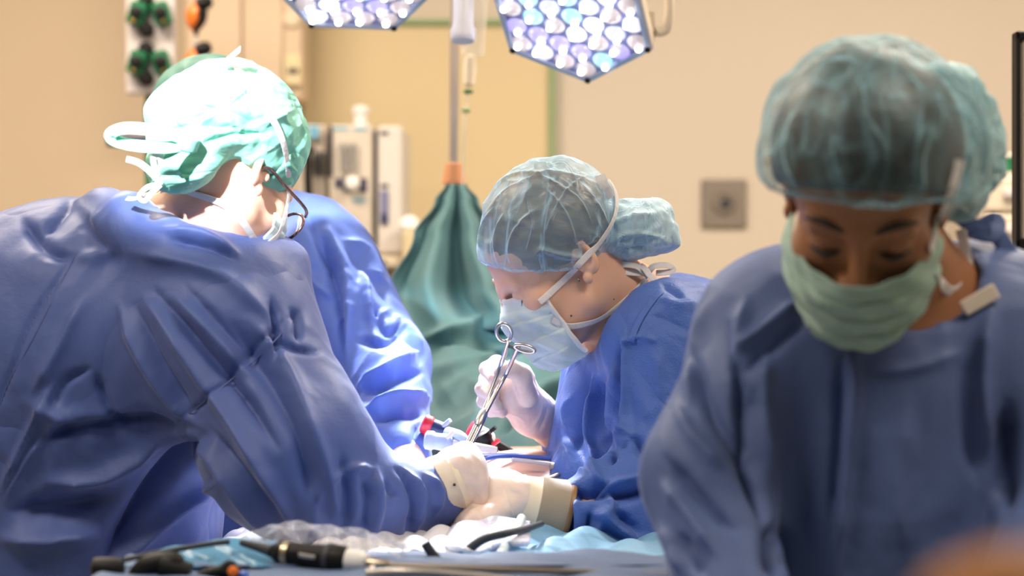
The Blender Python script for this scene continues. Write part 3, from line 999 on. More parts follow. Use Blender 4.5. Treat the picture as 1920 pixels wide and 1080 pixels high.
def CEN(o):
    """offset baked into a mesh built about the origin under a parent"""
    if 'cen' not in o.keys():
        a = np.empty(len(o.data.vertices) * 3); o.data.vertices.foreach_get('co', a); a = a.reshape(-1, 3)
        c = a.mean(0)
        a = a - c[None, :]
        o.data.vertices.foreach_set('co', a.ravel()); o.data.update()
        CENS[o.name] = True
        o['cen'] = 1
    return Vector((0, 0, 0))
CENS = {}

c1_, N1_ = module(lamp, 1072, 30, (-110, 48, 101), (36, 105, 111), 3.1)
c2_, N2_ = module(lamp, 662, -38, (-90, 65, 116), (70, 69, 127), 3.1)
for o_ in list(bpy.data.objects):
    if 'cen' in o_.keys(): del o_['cen']
hub = Vector((V(872, 0, 3.12).x, 3.16, 1.93))
MB().tube([hub, c1_ - N1_ * .06], .022, 14, 3).build('arm', M_hous, lamp, True)
MB().tube([hub, c2_ - N2_ * .06], .022, 14, 3).build('arm', M_hous, lamp, True)
MB().tube([hub + Vector((0, 0, -.03)), hub + Vector((0, .02, .25)), Vector((hub.x, 3.2, 2.98))], .025, 18, 4).build('stem', M_hous, lamp, True)
MB().lathe(hub, (0, 0, 1), [(-.06, .02), (-.05, .045), (.05, .05), (.07, .02)], 24).build('hub', M_hous, lamp, True)
MB().lathe(Vector((hub.x, 3.2, 2.93)), (0, 0, 1), [(0, .03), (.01, .11), (.05, .12), (.07, .12)], 24).build('ceiling_plate', M_white, lamp, True)
a_ = V(868, 68, 3.1); b_ = hub + Vector((0, -.01, -.02))
ax = (b_ - a_)
MB().lathe(a_, ax, [(-.008, .001), (-.008, .017), (-.005, .0195), (.0, .0200), (.010, .0200), (.016, .0170), (.030, .0165), (ax.length * .7, .0175), (ax.length, .018)], 28).build('handle', mat('lamp handle white', (.78, .76, .82), .3, var=.02), lamp, True)
# bracket on the right of the module
MB().tube([V(1196, -30, 3.12), V(1240, -22, 3.13), V(1254, -6, 3.13), V(1253, 40, 3.13), V(1246, 58, 3.13), V(1228, 60, 3.12)], .0075, 12, 6).build('grip_bracket', M_hous, lamp, True)
pbox(MB(), 1214, 20, 1228, 62, 3.115, .02, .003).build('bracket_block', M_hous, lamp)

# second surgical lamp (above the near surgeon, outside the picture)
lamp2 = empty('surgical_lamp', (LAMP_C[0] - .1, LAMP_C[1] - .15, 2.98), 'round surgical lamp head above and behind the surgeon in the mint cap', 'surgical lamp')
dC = (Vector((-.365, 2.42, 1.47)) - Vector(LAMP_C)).normalized()
cC = Vector(LAMP_C) - dC * .03
MB().lathe(cC, dC, [(-.09, .02), (-.08, .12), (-.04, .18), (.0, .19), (.006, .185), (-.002, .17)], 32).build('lamp_head', M_hous, lamp2, True)
MB().lathe(cC, dC, [(-.004, .170), (.0005, .168), (.001, .001)], 32).build('lens_plate', emis('lamp glass', (.9, .95, 1), 4.0), lamp2, True)
MB().tube([cC - dC * .08, Vector((LAMP_C[0] - .1, LAMP_C[1] - .15, 2.75)), Vector((LAMP_C[0] - .1, LAMP_C[1] - .15, 2.98))], .02, 14, 5).build('arm', M_hous, lamp2, True)

# ------------------------------------------------------------------ drip pole with chamber
Yp = 3.62
pole = empty('drip_pole', (V(851, 0, Yp).x, Yp, 0), 'slim steel drip pole with an orange band above the green drape', 'drip pole')
xp = V(851, 0, Yp).x
MB().tube([(xp + .003, Yp, 2.05), (xp - .003, Yp, 1.0), (xp - .003, Yp, .05)], .0085, 16, 3).build('pole', mat('pole satin steel', (.58, .54, .55), .35, .8), pole, True)
MB().lathe(V(851, 345, Yp - .0), (0, 0, 1), [(0, .022), (.010, .021), (.028, .017), (.036, .0165), (.038, .009)], 20).build('orange_band', mat('orange tape', (.62, .28, .14), .55, bump=(40, .4, .003)), pole, True)
MB().lathe((xp - .003, Yp, 0), (0, 0, 1), [(0, .24), (.02, .24), (.03, .08), (.06, .02)], 24).build('foot', M_dark, pole, True)
MB().tube([(xp + .003, Yp, 2.04), (xp + .05, Yp - .01, 2.05), (xp + .055, Yp - .01, 2.02)], .003, 8, 4).build('hook', M_steel, pole, True)
iv = empty('drip_line', (xp + .03, Yp - .04, 1.9), 'clear drip bag and chamber hanging beside the steel pole', 'drip line')
M_clear = mat('clear soft plastic', (.85, .80, .72), .15, alpha=.45)
MB().tube([V(893, -120, Yp - .04), V(892, -40, Yp - .04), V(890, 40, Yp - .04), V(886, 104, Yp - .04)], .018, 14, 5, flat=(.042, .016), up=Vector((0, 1, 0))).build('bag', M_clear, iv, True)
MB().lathe(V(880, 150, Yp - .04), (0.05, 0, 1), [(-.012, .004), (-.008, .0105), (.02, .012), (.042, .012), (.046, .004)], 16).build('chamber', mat('chamber cloudy plastic', (.85, .76, .62), .2, alpha=.8), iv, True)
MB().tube([V(878, 160, Yp - .04), V(874, 200, Yp - .04), V(871, 240, Yp - .04), V(868, 330, Yp - .03), V(866, 420, Yp - .02)], .0022, 8, 6).build('line', M_clear, iv, True)
for y_ in (172, 207):
    MB().box(V(878 - (y_ > 200) * 4, y_, Yp - .045), (.017, .008, .007), bev=.002).build('green_clip', M_green if y_ < 200 else M_trim, iv)

# ------------------------------------------------------------------ green screen drape over the patient's head end
def grid_mesh(fn, nu, nv):
    v = [fn(i / (nu - 1), j / (nv - 1)) for j in range(nv) for i in range(nu)]
    f = [(j * nu + i, j * nu + i + 1, (j + 1) * nu + i + 1, (j + 1) * nu + i) for j in range(nv - 1) for i in range(nu - 1)]
    return np.array([tuple(p) for p in v]), np.array(f)


M_green_d = cloth('screen drape teal green', (.064, .172, .195), rough=.65, crease=.2, scale=7, transl=.1, sheen=.3)
def lerp(a, b, t): return a + (b - a) * t
def prof(t, keys):
    for (t0, v0), (t1, v1) in zip(keys, keys[1:]):
        if t <= t1:
            s = (t - t0) / (t1 - t0); s = s * s * (3 - 2 * s)
            return lerp(v0, v1, s)
    return keys[-1][1]

def drape_fn(u, w):
    # w 0 top at the pole, .5 lower edge of the upright part, 1 nearest the surgeons
    if w < .55:
        t = w / .55
        y_px = lerp(346, 660, t)
        Y = lerp(3.60, 3.34, t)
        left = prof(t, [(0, 835), (.10, 815), (.30, 775), (.62, 728), (1.0, 700)])
        right = prof(t, [(0, 876), (.10, 898), (.30, 940), (.62, 1010), (1.0, 1180)])
        x_px = lerp(left, right, u)
        ph = u * 2.6 + .12
        pl = (.5 + .5 * math.cos(ph * 2 * math.pi + 1.1 * math.sin(3 * t))) ** 1.2
        amp = prof(t, [(0, .012), (.25, .05), (.6, .10), (1, .05)])
        Y2 = Y + amp * (.5 - pl)
        p = V(x_px, y_px, Y)
        return Vector((p.x, Y2, p.z + .01 * math.sin(u * 9) * t))
    t = (w - .55) / .45
    x_l = lerp(V(700, 0, 3.34).x, V(560, 0, 2.72).x, t)
    x_r = lerp(V(1180, 0, 3.34).x, V(1180, 0, 2.72).x, t)
    x = lerp(x_l, x_r, u)
    Y = lerp(3.34, 2.74, t)
    z0 = CAMZ + (540 - 660) / FPX * 3.34
    hump = math.exp(-((u - .58) / .30) ** 2)
    z = lerp(z0, 1.035 , prof(t, [(0, 0), (.5, .50), (1, 1)])) - .16 * (1 - hump) * t ** .8 
    z += .016 * math.sin(x * 26 + t * 6) * math.sin(math.pi * min(1, t * 1.2)) + .012 * math.sin(x * 55 - t * 9) * t
    pl = (.5 + .5 * math.cos((u * 2.6 + .12) * 2 * math.pi + 1.1 * math.sin(3))) ** 1.2
    z += .03 * (pl - .5) * max(0, 1 - t * 3)
    return Vector((x, Y + .05 * (.5 - pl) * max(0, 1 - t * 3), z))

v, f = grid_mesh(drape_fn, 200, 180)
N = normals(v, f); N[N[:, 1] > 0] *= -1
v = fold(v, N, [([(790, 640), (860, 622), (960, 596), (1040, 600)], 14, .018), ([(800, 700), (880, 690), (960, 660), (1040, 650)], 18, .014),
                ([(985, 790), (1010, 740), (1080, 712)], 12, .018), ([(930, 820), (980, 770), (1060, 745)], 10, -.016),
                ([(640, 800), (690, 750), (760, 730)], 16, .012), ([(820, 760), (880, 720), (930, 740)], 20, .012), ([(1000, 830), (1040, 800), (1080, 780)], 9, .014)])
dr = mesh_obj('screen_drape', v, f, M_green_d)
dr.modifiers.new('thick', 'SOLIDIFY').thickness = .0015
tag(dr, 'teal green drape hung from the pole and spread towards the patient', 'drape')

# ------------------------------------------------------------------ operating table, patient, patient drapes
M_drape_b = cloth('patient drape light blue', (.20, .42, .66), rough=.6, crease=.5, scale=14, transl=.15, sheen=.2, cdist=.01)
M_drape_w = cloth('patient drape white', (.80, .80, .86), rough=.6, crease=.4, scale=12, transl=.2, sheen=.2, cdist=.01)
tb = empty('operating_table', (-.04, 2.74, 0), 'padded operating table carrying the patient under the drapes', 'operating table')
MB().box((-.04, 2.825, .80), (.42, 1.41, .08), bev=.03).build('mattress', M_dark, tb, True)
MB().box((-.04, 2.825, .735), (.43, 1.42, .05), bev=.01).build('table_frame', M_steel_d, tb)
MB().lathe((-.04, 2.74, 0), (0, 0, 1), [(0, .20), (.06, .19), (.10, .13), (.70, .12), (.71, .2)], 28).build('column', M_steel_d, tb, True)

pat = empty('person', (0.02, 2.75, .84), 'patient lying on the table, bare belly between blue drapes, under the gloved hands', 'person')
pp = [ell((.02, 2.80, .955), (.19, .30, .115), k=.05), ell((.0, 3.08, .955), (.18, .22, .11), k=.08),
      ell((.0, 2.42, .895), (.17, .24, .070), k=.04), ell((.0, 3.41, .955), (.075, .10, .09), k=.02), cone((.0, 3.20, .94), (.0, 3.38, .94), .06, .055, .04),
      cone((-.09, 2.30, .89), (-.10, 2.14, .88), .075, .060, .05), cone((.09, 2.30, .89), (.10, 2.14, .88), .075, .060, .05),
      ell(V(975, 925, 2.66), (.085, .11, .045), k=.06), ell(V(835, 985, 2.42), (.045, .05, .012), k=.03, op='s')]
v, f = sculpt(pp, .007)
mesh_obj('body', v, f, M_skin_p, pat)

def sheet_fn(u, w):
    # light blue drape over hips and legs, rising from the table to the wound edge
    x = lerp(-.30, .36, u); Y = lerp(2.115, 2.60, w)
    z = .999 + .014 * w - .20 * abs(2 * u - 1) ** 4
    z += .007 * math.sin(x * 40 + Y * 22) * math.sin(Y * 31 + x * 5) + .006 * math.sin(x * 90 - Y * 40)
    return Vector((x, Y, z))
def wound_r(x, Y): return math.hypot((x + .085) / .085, (Y - 2.47) / .10)
v, f = grid_mesh(sheet_fn, 170, 150)
o = mesh_obj('patient_drape', v, f, M_drape_b)
o.modifiers.new('thick', 'SOLIDIFY').thickness = .0015
tag(o, 'light blue drape over the legs of the patient below the hands', 'drape')
def sheetw_fn(u, w):
    x = lerp(-.44, -.06, u); Y = lerp(2.20, 2.78, w)
    z = 1.004 + .022 * math.sin(w * 3) - .10 * max(0, 1 - u * 1.5) ** 2
    z += .007 * math.sin(x * 60 + Y * 35) * math.sin(Y * 44) + .004 * math.sin(x * 130 - Y * 70)
    r = math.hypot((x + .07) / .06, (Y - 2.42) / .09)
    z -= .012 * math.exp(-r * r)
    return Vector((x, Y, z))
v, f = grid_mesh(sheetw_fn, 150, 150)
o = mesh_obj('patient_drape', v, f, M_drape_w)
o.modifiers.new('thick', 'SOLIDIFY').thickness = .0015
tag(o, 'white drape brightly lit beside the wound, left of the gloved hands', 'drape')
# bag-like clear fluid pouch with dark seam, suction tube
def pouch_fn(u, w):
    px = lerp(800, 990, u); py = prof(u, [(0, 1022), (.4, 985), (.7, 975), (1, 985)]) + w * prof(u, [(0, 12), (.5, 60), (1, 40)])
    Y = 2.33 - .12 * w + .03 * math.sin(u * 12)
    return V(px, py, Y)
v, f = grid_mesh(pouch_fn, 60, 30)
o = mesh_obj('fluid_pouch', v, f, mat('pouch film', (.75, .77, .92), .2, alpha=.75, bump=(30, .8, .01)))
o.modifiers.new('thick', 'SOLIDIFY').thickness = .006
tag(o, 'clear plastic fluid pouch lying on the blue drape under the gloved hand', 'pouch')
o = MB().tube([V(868, 1040, 2.19), V(905, 1012, 2.19), V(950, 1000, 2.19), V(985, 992, 2.23), V(1015, 982, 2.30)], .0045, 12, 8, taper=lambda t: 1.15 - .35 * t).build('pouch_seam_tube', M_dark, None, True)
tag(o, 'dark grey soft tube curving round the edge of the clear pouch', 'tube')
o = MB().tube([V(978, 972, 2.30), V(966, 1000, 2.24), V(950, 1022, 2.2), V(936, 1042, 2.16)], .0055, 12, 8).build('drain_tube', mat('milky tube', (.62, .76, .82), .25), None, True)
tag(o, 'milky white tube running down the light blue drape from the wrist', 'tube')

# ------------------------------------------------------------------ near instrument table with its drape
M_tray = cloth('table drape grey blue', (.10, .16, .30), rough=.55, crease=.35, scale=9, transl=.05, sheen=.2)
itab = empty('instrument_table', (-.1, 1.85, 0), 'steel framed instrument table in front, under the grey blue drape', 'instrument table')
ztop = 1.022
MB().box((-.11, 1.84, ztop - .02), (.555, .50, .025), bev=.008).build('table_top', M_steel_d, itab)
for sx in (-1, 1):
    for sy in (-1, 1):
        MB().tube([(-.11 + sx * .25, 1.84 + sy * .21, ztop - .03), (-.11 + sx * .25, 1.84 + sy * .21, .0)], .014, 12, 2).build('leg', M_steel_d, itab, True)
def tray_fn(u, w):
    x = lerp(-.395, .175, u)
    if w < .7:
        t = w / .7; Y = lerp(2.105, 1.58, t); z = ztop + .002 + .003 * math.sin(x * 23 + Y * 9) + .002 * math.sin(x * 61 + Y * 37)
        z -= .004 * math.exp(-((Y - 2.10) / .03) ** 2)
    else:
        t = (w - .7) / .3; Y = 1.58 - .02 * math.sin(t * 1.5) - .015 * math.sin(x * 30) * t; z = ztop - .45 * t
    return Vector((x, Y, z))
v, f = grid_mesh(tray_fn, 180, 120)
o = mesh_obj('table_drape', v, f, M_tray)
o.modifiers.new('thick', 'SOLIDIFY').thickness = -.0015
tag(o, 'grey blue drape covering the instrument table along the bottom edge', 'drape')
def edge_fn(u, w):
    x = lerp(V(400, 0, 2.1).x, V(1256, 0, 2.1).x, u)
    zt = CAMZ + (540 - lerp(1032, 1056, u)) / FPX * 2.1 + .0012 * math.sin(x * 50) + .0010 * math.sin(x * 17)
    t = w
    Y = 2.125 - .16 * t
    z = lerp(zt, ztop + .003, t ** 1.2) if t > .0 else zt
    return Vector((x, Y, z))
M_roll = cloth('wet drape hem', (.15, .22, .38), rough=.45, crease=.3, scale=8, transl=.05, sheen=.2)
def add_stains(m, col):
    nt = m.node_tree; b = nt.nodes['Principled BSDF']
    base = tuple(b.inputs['Base Color'].default_value)
    tc = nt.nodes.new('ShaderNodeTexCoord')
    nz = nt.nodes.new('ShaderNodeTexNoise'); nz.inputs['Scale'].default_value = 38; nz.inputs['Detail'].default_value = 3
    nt.links.new(tc.outputs['Object'], nz.inputs['Vector'])
    k = math_node(nt, 'MULTIPLY', math_node(nt, 'SUBTRACT', nz.outputs['Fac'], .60), 14.0, True)
    mx = nt.nodes.new('ShaderNodeMix'); mx.data_type = 'RGBA'
    mx.inputs['A'].default_value = base; mx.inputs['B'].default_value = (*col, 1)
    nt.links.new(k, mx.inputs['Factor']); nt.links.new(mx.outputs['Result'], b.inputs['Base Color'])
add_stains(M_roll, (.085, .125, .24))
v, f = grid_mesh(edge_fn, 160, 30)
o = mesh_obj('drape_hem', v, f, M_roll)
o.modifiers.new('thick', 'SOLIDIFY').thickness = .002
tag(o, 'turned-up grey blue hem along the far edge of the instrument table', 'drape')

M_stain = mat('damp stain', (.10, .14, .27), .35)

# ------------------------------------------------------------------ people
def mask_mesh(M, prof_y, prof_a, z0, z1, phim=74, nu=72, nv=64, pleats=3, ramp=.0045, seed=1, side_top=-.026, side_bot=-.105, off=.0045, y0=.018):
    def itp(tab, z):
        xs = [a for a, b in tab][::-1]; ys = [b for a, b in tab][::-1]
        return float(np.interp(z, xs, ys))
    vs = []
    for j in range(nv):
        t = j / (nv - 1)
        for i in range(nu):
            s = 2 * i / (nu - 1) - 1
            ph = math.radians(phim) * s
            e = abs(s) ** 2.2
            zt = lerp(z0, side_top, e); zb = lerp(z1, side_bot, e)
            z = lerp(zt, zb, t)
            q = (t * (pleats + 1)) % 1.0
            saw = (1 - q) * (1 if .12 < t < .92 else .3)
            o_ = ramp * saw * (1 - .5 * e) + off
            a = itp(prof_a, z); yf = itp(prof_y, z)
            wob = .0022 * math.sin(s * 9 + t * 7 + seed) * math.sin(t * 5 + seed * 2) + .0012 * math.sin(s * 21 - t * 13 + seed)
            x = (a + o_ * .6 + wob) * math.sin(ph)
            y = -(y0 + (yf - y0 + o_ + wob) * max(0, math.cos(ph)) ** .85)
            vs.append(M @ Vector((x, y, z)))
    f = [(j * nu + i, j * nu + i + 1, (j + 1) * nu + i + 1, (j + 1) * nu + i) for j in range(nv - 1) for i in range(nu - 1)]
    return np.array([tuple(v) for v in vs]), np.array(f)


def edge_path(v, nu, nv, which):
    if which == 'top': idx = list(range(nu))
    elif which == 'bottom': idx = [(nv - 1) * nu + i for i in range(nu)]
    elif which == 'left': idx = [j * nu for j in range(nv)]
    else: idx = [j * nu + nu - 1 for j in range(nv)]
    return [Vector(v[i]) for i in idx]


PY = [(.012, .094), (0, .099), (-.02, .115), (-.045, .114), (-.08, .107), (-.105, .100), (-.125, .084), (-.14, .06)]
PA = [(.012, .055), (0, .060), (-.03, .067), (-.06, .067), (-.09, .061), (-.11, .052), (-.13, .042)]


def strap(mb, bvhs, pts, w=.0075, off=.0025, Yd=2.5, sub=5):
    """a flat tape that follows the surface under a path"""
    q = spline([Vector((p[0], p[1], 0)) for p in pts], sub)
    P, U = [], []
    last = Yd
    for a in q:
        h, n = hit(bvhs, a.x, a.y, 0.0, last)
        last = h.y; P.append(h); U.append(n)
    for it in range(2):
        P = [P[0]] + [(P[i - 1] + P[i] * 2 + P[i + 1]) / 4 for i in range(1, len(P) - 1)] + [P[-1]]
        U = [U[0]] + [(U[i - 1] + U[i] * 2 + U[i + 1]).normalized() for i in range(1, len(U) - 1)] + [U[-1]]
    P = [p + u * off for p, u in zip(P, U)]
    return mb.tube(P, w / 2, 10, 1, flat=(w, .0011), up=U)


def coarse_body(neck_top, neck_base, shl, shr, pelvis, feet, arms=(), z_knee=.48):
    p = [cone(neck_top, neck_base, .050, .056, .03)]
    mid = (Vector(shl) + Vector(shr)) / 2
    p += [cone(shl, shr, .048, .048, .05), cone(neck_base, mid, .056, .07, .05)]
    ch = mid.lerp(Vector(pelvis), .35)
    p += [ell(ch, (.125, .085, .15), k=.08), cone(ch, pelvis, .10, .11, .08)]
    for s, ft in zip((-1, 1), feet):
        hip = Vector(pelvis) + Vector((s * .08, 0, -.04))
        knee = Vector(((hip.x + ft[0]) / 2, (hip.y + ft[1]) / 2 - .01, z_knee))
        p += [cone(hip, knee, .085, .055, .04), cone(knee, (ft[0], ft[1], .09), .055, .037, .03),
              cone((ft[0], ft[1] + .02, .045), (ft[0] + ft[2], ft[1] + ft[3], .035), .038, .034, .03)]
    for a in arms:
        p += chain(a, [.042, .034, .024][:len(a)], .03)
    return sculpt(p, .010)


def crumple(v, f, folds, amp=.0022, sc=9.0, stretch=(1, 1, .5), seed=0.0):
    N = normals(v, f)
    q = v * np.array(stretch)[None, :] * sc + seed
    q = q + .5 * np.stack([noise(q * .7 + 5), noise(q * .7 + 9), noise(q * .7 + 13)], 1)
    r = 1 - 2 * np.abs(fnoise(q, 3))
    v = v + N * (amp * r)[:, None]
    N = normals(v, f)
    v = fold(v, N, folds)
    return v


# ======== surgeon on the left, seen from behind ========
P1 = empty('person', (V(100, 0, 2.5).x, 2.5, 0), 'surgeon at the left seen from behind in mint cap and blue gown, bending over', 'person')
M1 = headframe(421, 334, 2.40, 149, 30, -2, .905)
hp = head_prims()
hp.append(cone(to_local(M1, V(425, 345, 2.41)), to_local(M1, V(322, 470, 2.46)), .054, .058, .03))
h1 = sculpt(hp, .0025, M1)
b1 = coarse_body(V(400, 380, 2.41), V(300, 480, 2.46), V(-150, 620, 2.60), V(430, 640, 2.46), (V(60, 0, 2.55).x, 2.55, .92),
                 [(V(60, 0, 2.55).x - .16, 2.50, .03, .20), (V(60, 0, 2.55).x + .12, 2.50, .06, .19)],
                 [[V(440, 660, 2.42), V(570, 880, 2.34), V(800, 930, 2.41)]])
v, f = merge(h1, b1)
body1 = mesh_obj('body', v, f, M_skin_l, P1)
bvh1 = BVHTree.FromPolygons([tuple(a) for a in h1[0]], [tuple(a) for a in h1[1]])

g1p = [ell(V(178, 648, 2.50), (.250, .165, .185), k=.08), ell(V(100, 900, 2.54), (.205, .165, .28), k=.10),
       ell(V(-130, 640, 2.62), (.16, .13, .14), k=.08),
       ell(V(420, 625, 2.40), (.100, .10, .105), k=.08),
       cone(V(430, 640, 2.40), V(548, 850, 2.34), .103, .090, .05),
       cone(V(548, 850, 2.34), V(640, 945, 2.34), .090, .060, .05),
       cone(V(640, 945, 2.34), V(822, 927, 2.40), .060, .039, .04),
       ell(V(500, 490, 2.44), (.05, .04, .03), k=.04), ell(V(380, 500, 2.40), (.08, .06, .045), k=.04),
       cone(V(60, 1080, 2.55), (V(50, 0, 2.55).x, 2.55, .45), .20, .22, .1, flat=((0, 1, 0), .8)),
       cone(V(435, 335, 2.39), V(365, 412, 2.37), .050, .044, .012, 's')] + chain([V(195, 390, 2.45), V(250, 414, 2.39), V(315, 456, 2.362), V(380, 490, 2.355), V(440, 516, 2.365), V(492, 530, 2.39)], [.024, .026, .027, .026, .025, .022], .03)
v, f = sculpt(g1p, .007)
v, f = subdivide(v, f)
F1 = [([(270, 560), (330, 640), (400, 740), (470, 850), (560, 1000)], 14, .010),
      ([(255, 575), (300, 680), (370, 790)], 11, -.008), ([(290, 545), (370, 640), (450, 740), (520, 840)], 13, -.010),
      ([(225, 575), (260, 660), (330, 760), (380, 800)], 12, .008),
      ([(330, 560), (410, 640), (460, 700)], 12, .006), ([(350, 540), (440, 640), (500, 720)], 11, -.006),
      ([(430, 600), (500, 700), (560, 830), (600, 980)], 18, -.010), ([(470, 600), (540, 700), (600, 850), (640, 980)], 16, .008),
      ([(510, 560), (520, 620), (515, 680)], 8, -.010), ([(545, 580), (560, 600), (560, 640)], 7, -.008),
      ([(505, 620), (540, 650), (600, 660)], 7, -.006), ([(330, 790), (400, 740), (480, 650), (550, 590)], 6, -.004),
      ([(140, 480), (60, 600), (20, 700), (-10, 780)], 5, -.0035), ([(75, 830), (150, 800), (250, 795), (330, 800)], 18, -.016),
      ([(60, 760), (140, 790), (240, 770)], 20, .010), ([(90, 905), (200, 890), (300, 830)], 18, .013), ([(20, 960), (140, 950), (210, 930)], 22, -.014),
      ([(0, 1010), (120, 1010), (190, 1000)], 22, .014), ([(380, 820), (300, 900), (200, 1050)], 18, -.020),
      ([(420, 900), (330, 960), (220, 1060)], 14, .010), ([(350, 800), (390, 850), (460, 950), (520, 1010)], 12, .008), ([(390, 800), (450, 880), (540, 1000)], 12, -.008),
      ([(100, 720), (60, 800), (20, 880), (0, 930)], 7, .007), ([(120, 775), (60, 850), (10, 940)], 8, .006), ([(160, 560), (110, 650), (60, 740)], 12, .005),
      ([(180, 700), (200, 760), (230, 800)], 10, -.008), ([(170, 690), (120, 720), (95, 780)], 8, -.006),
      ([(240, 470), (330, 490), (420, 520), (510, 600)], 16, .006), ([(300, 430), (380, 440), (450, 480)], 10, .006), ([(320, 450), (400, 465), (440, 490)], 8, -.006),
      ([(40, 410), (90, 470), (140, 480)], 14, -.007), ([(140, 372), (100, 420), (80, 440)], 10, -.006), ([(150, 385), (190, 420), (215, 470), (140, 485)], 18, .005),
      ([(680, 890), (690, 940), (680, 1010)], 9, -.007), ([(705, 880), (712, 950), (690, 1020)], 9, .006), ([(742, 880), (765, 900), (778, 950), (762, 1005)], 7, -.008),
      ([(758, 880), (790, 930), (775, 1000)], 7, .007), ([(800, 890), (825, 920), (815, 965)], 8, .006), ([(720, 900), (735, 925), (750, 930)], 6, -.005),
      ([(620, 900), (660, 880), (700, 880)], 9, .006), ([(640, 850), (650, 920), (640, 1000)], 12, -.008), ([(600, 900), (590, 960), (610, 1020)], 14, .008)]
v = crumple(v, f, [(a, b * .9, c * 1.15) for a, b, c in F1], .0036, 8, (1, 1, .6), 2.0)
gown1 = mesh_obj('gown', v, f, M_gown_l, P1)
gb1 = bvh_of(gown1)
M_seam = cloth('gown seam', (.06, .09, .27), rough=.5, crease=.1, transl=0)
for pts in ([(140, 482), (100, 560), (60, 640), (20, 710), (0, 760)], [(335, 790), (400, 740), (460, 690), (500, 655), (550, 600)]):
    strap(MB(), [gb1], pts, .0016, .0002).build('seam', M_seam, gown1, True)

# mint cap: crown, forehead band, tied tails
cp = [ell((0, .012, .062), (.092, .099, .090), k=.02), ell((0, .040, .060), (.086, .076, .080), k=.03), ell((0, -.020, .068), (.080, .070, .068), k=.02),
      ell((.0, .095, .035), (.070, .050, .060), k=.03),
      plane((0, -.095, .030), (0, -.22, -.97), .006), ell((.004, .078, -.022), (.056, .030, .046), k=.025)]
v, f = sculpt(cp, .0030, M1)
v, f = subdivide(v, f)
FC1 = [([(300, 250), (370, 235), (440, 240), (520, 215)], 8, -.006), ([(285, 225), (350, 205), (400, 190)], 9, .005), ([(345, 225), (400, 210), (450, 180)], 7, -.005),
       ([(360, 240), (420, 200), (460, 170)], 6, .005), ([(300, 190), (380, 160), (460, 150)], 9, -.004), ([(430, 240), (490, 230), (550, 205)], 7, .005),
       ([(380, 270), (440, 255), (500, 250)], 7, -.005), ([(470, 170), (500, 200), (545, 235)], 7, .004), ([(330, 200), (340, 230), (345, 260)], 6, .004)]
v = crumple(v, f, FC1, .0028, 22, (1, 1, 1), 6.0)
cap1 = mesh_obj('surgical_cap', v, f, M_cap_l, P1)
cb1 = bvh_of(cap1)
v, f = sculpt([ell((0, .008, .048), (.0905, .101, .080), k=.02), plane((0, -.095, .014), (0, -.22, -.97), .004), plane((0, .0, 0), (0, 1, .25), .003), plane((0, 0, .082), (0, -.1, 1), .01)], .0025, M1)
v = crumple(v, f, [([(505, 240), (530, 280), (560, 300)], 5, .003), ([(500, 290), (530, 300), (560, 330)], 5, .003)], .0014, 24, (1, 1, 1), 3.0)
mesh_obj('cap_band', v, f, M_cap_band, cap1)
mb = MB()
mb.tube([V(350, 262, 2.285), V(300, 246, 2.27), V(240, 240, 2.27), V(211, 248, 2.275), V(214, 262, 2.28), V(250, 272, 2.275), V(310, 276, 2.275), V(350, 270, 2.285)], .01, 10, 8, flat=(.016, .0018), up=Vector((.2, -1, .5)))
mb.tube([V(352, 268, 2.285), V(330, 290, 2.28), V(318, 318, 2.285), V(330, 345, 2.30)], .01, 10, 6, flat=(.024, .002), up=Vector((-.2, -1, .3)))
mb.lathe(V(352, 267, 2.285), (.3, -.2, 1), [(-.014, .004), (-.008, .013), (.006, .014), (.013, .004)], 14)
mb.build('cap_tie', M_cap_l, cap1, True)

# mask and its tapes
v, f = mask_mesh(M1, PY, PA, .004, -.124, 78)
mask1 = mesh_obj('face_mask', v, f, M_mask, P1)
mask1.modifiers.new('thick', 'SOLIDIFY').thickness = .0015
mkb1 = bvh_of(mask1)
mb = MB()
strap(mb, [bvh1, cb1, mkb1], [(492, 462), (515, 440), (530, 405), (537, 350), (534, 300), (522, 250), (500, 210), (470, 165), (440, 130), (425, 116)], .0085, .004)
mb.tube([V(420, 118, 2.33), V(436, 104, 2.32), V(450, 92, 2.31)], .005, 10, 4, flat=(.009, .0012), up=Vector((0, -1, .6)))
strap(mb, [bvh1, mkb1], [(488, 470), (470, 440), (450, 408), (420, 382), (380, 366), (330, 352), (300, 346)], .0085, .003)
mb.tube([V(302, 346, 2.30), V(285, 325, 2.29), V(262, 306, 2.285), V(237, 298, 2.28)], .005, 10, 6, flat=(.008, .0012), up=Vector((0, -1, .5)))
mb.tube([V(300, 345, 2.30), V(292, 320, 2.29), V(288, 298, 2.28), V(296, 285, 2.28), V(303, 305, 2.285), V(298, 340, 2.30)], .005, 10, 6, flat=(.008, .0012), up=Vector((.5, -1, .2)))
mb.tube([V(300, 346, 2.30), V(286, 360, 2.30), V(272, 376, 2.31), V(262, 368, 2.31), V(275, 352, 2.30), V(298, 346, 2.30)], .005, 10, 6, flat=(.007, .0012), up=Vector((.2, -1, .4)))
mb.tube([V(298, 348, 2.30), V(280, 362, 2.31), V(255, 372, 2.33), V(238, 372, 2.34)], .005, 10, 6, flat=(.007, .0012), up=Vector((0, -1, .8)))
mb.build('mask_tape', M_strap, mask1, True)
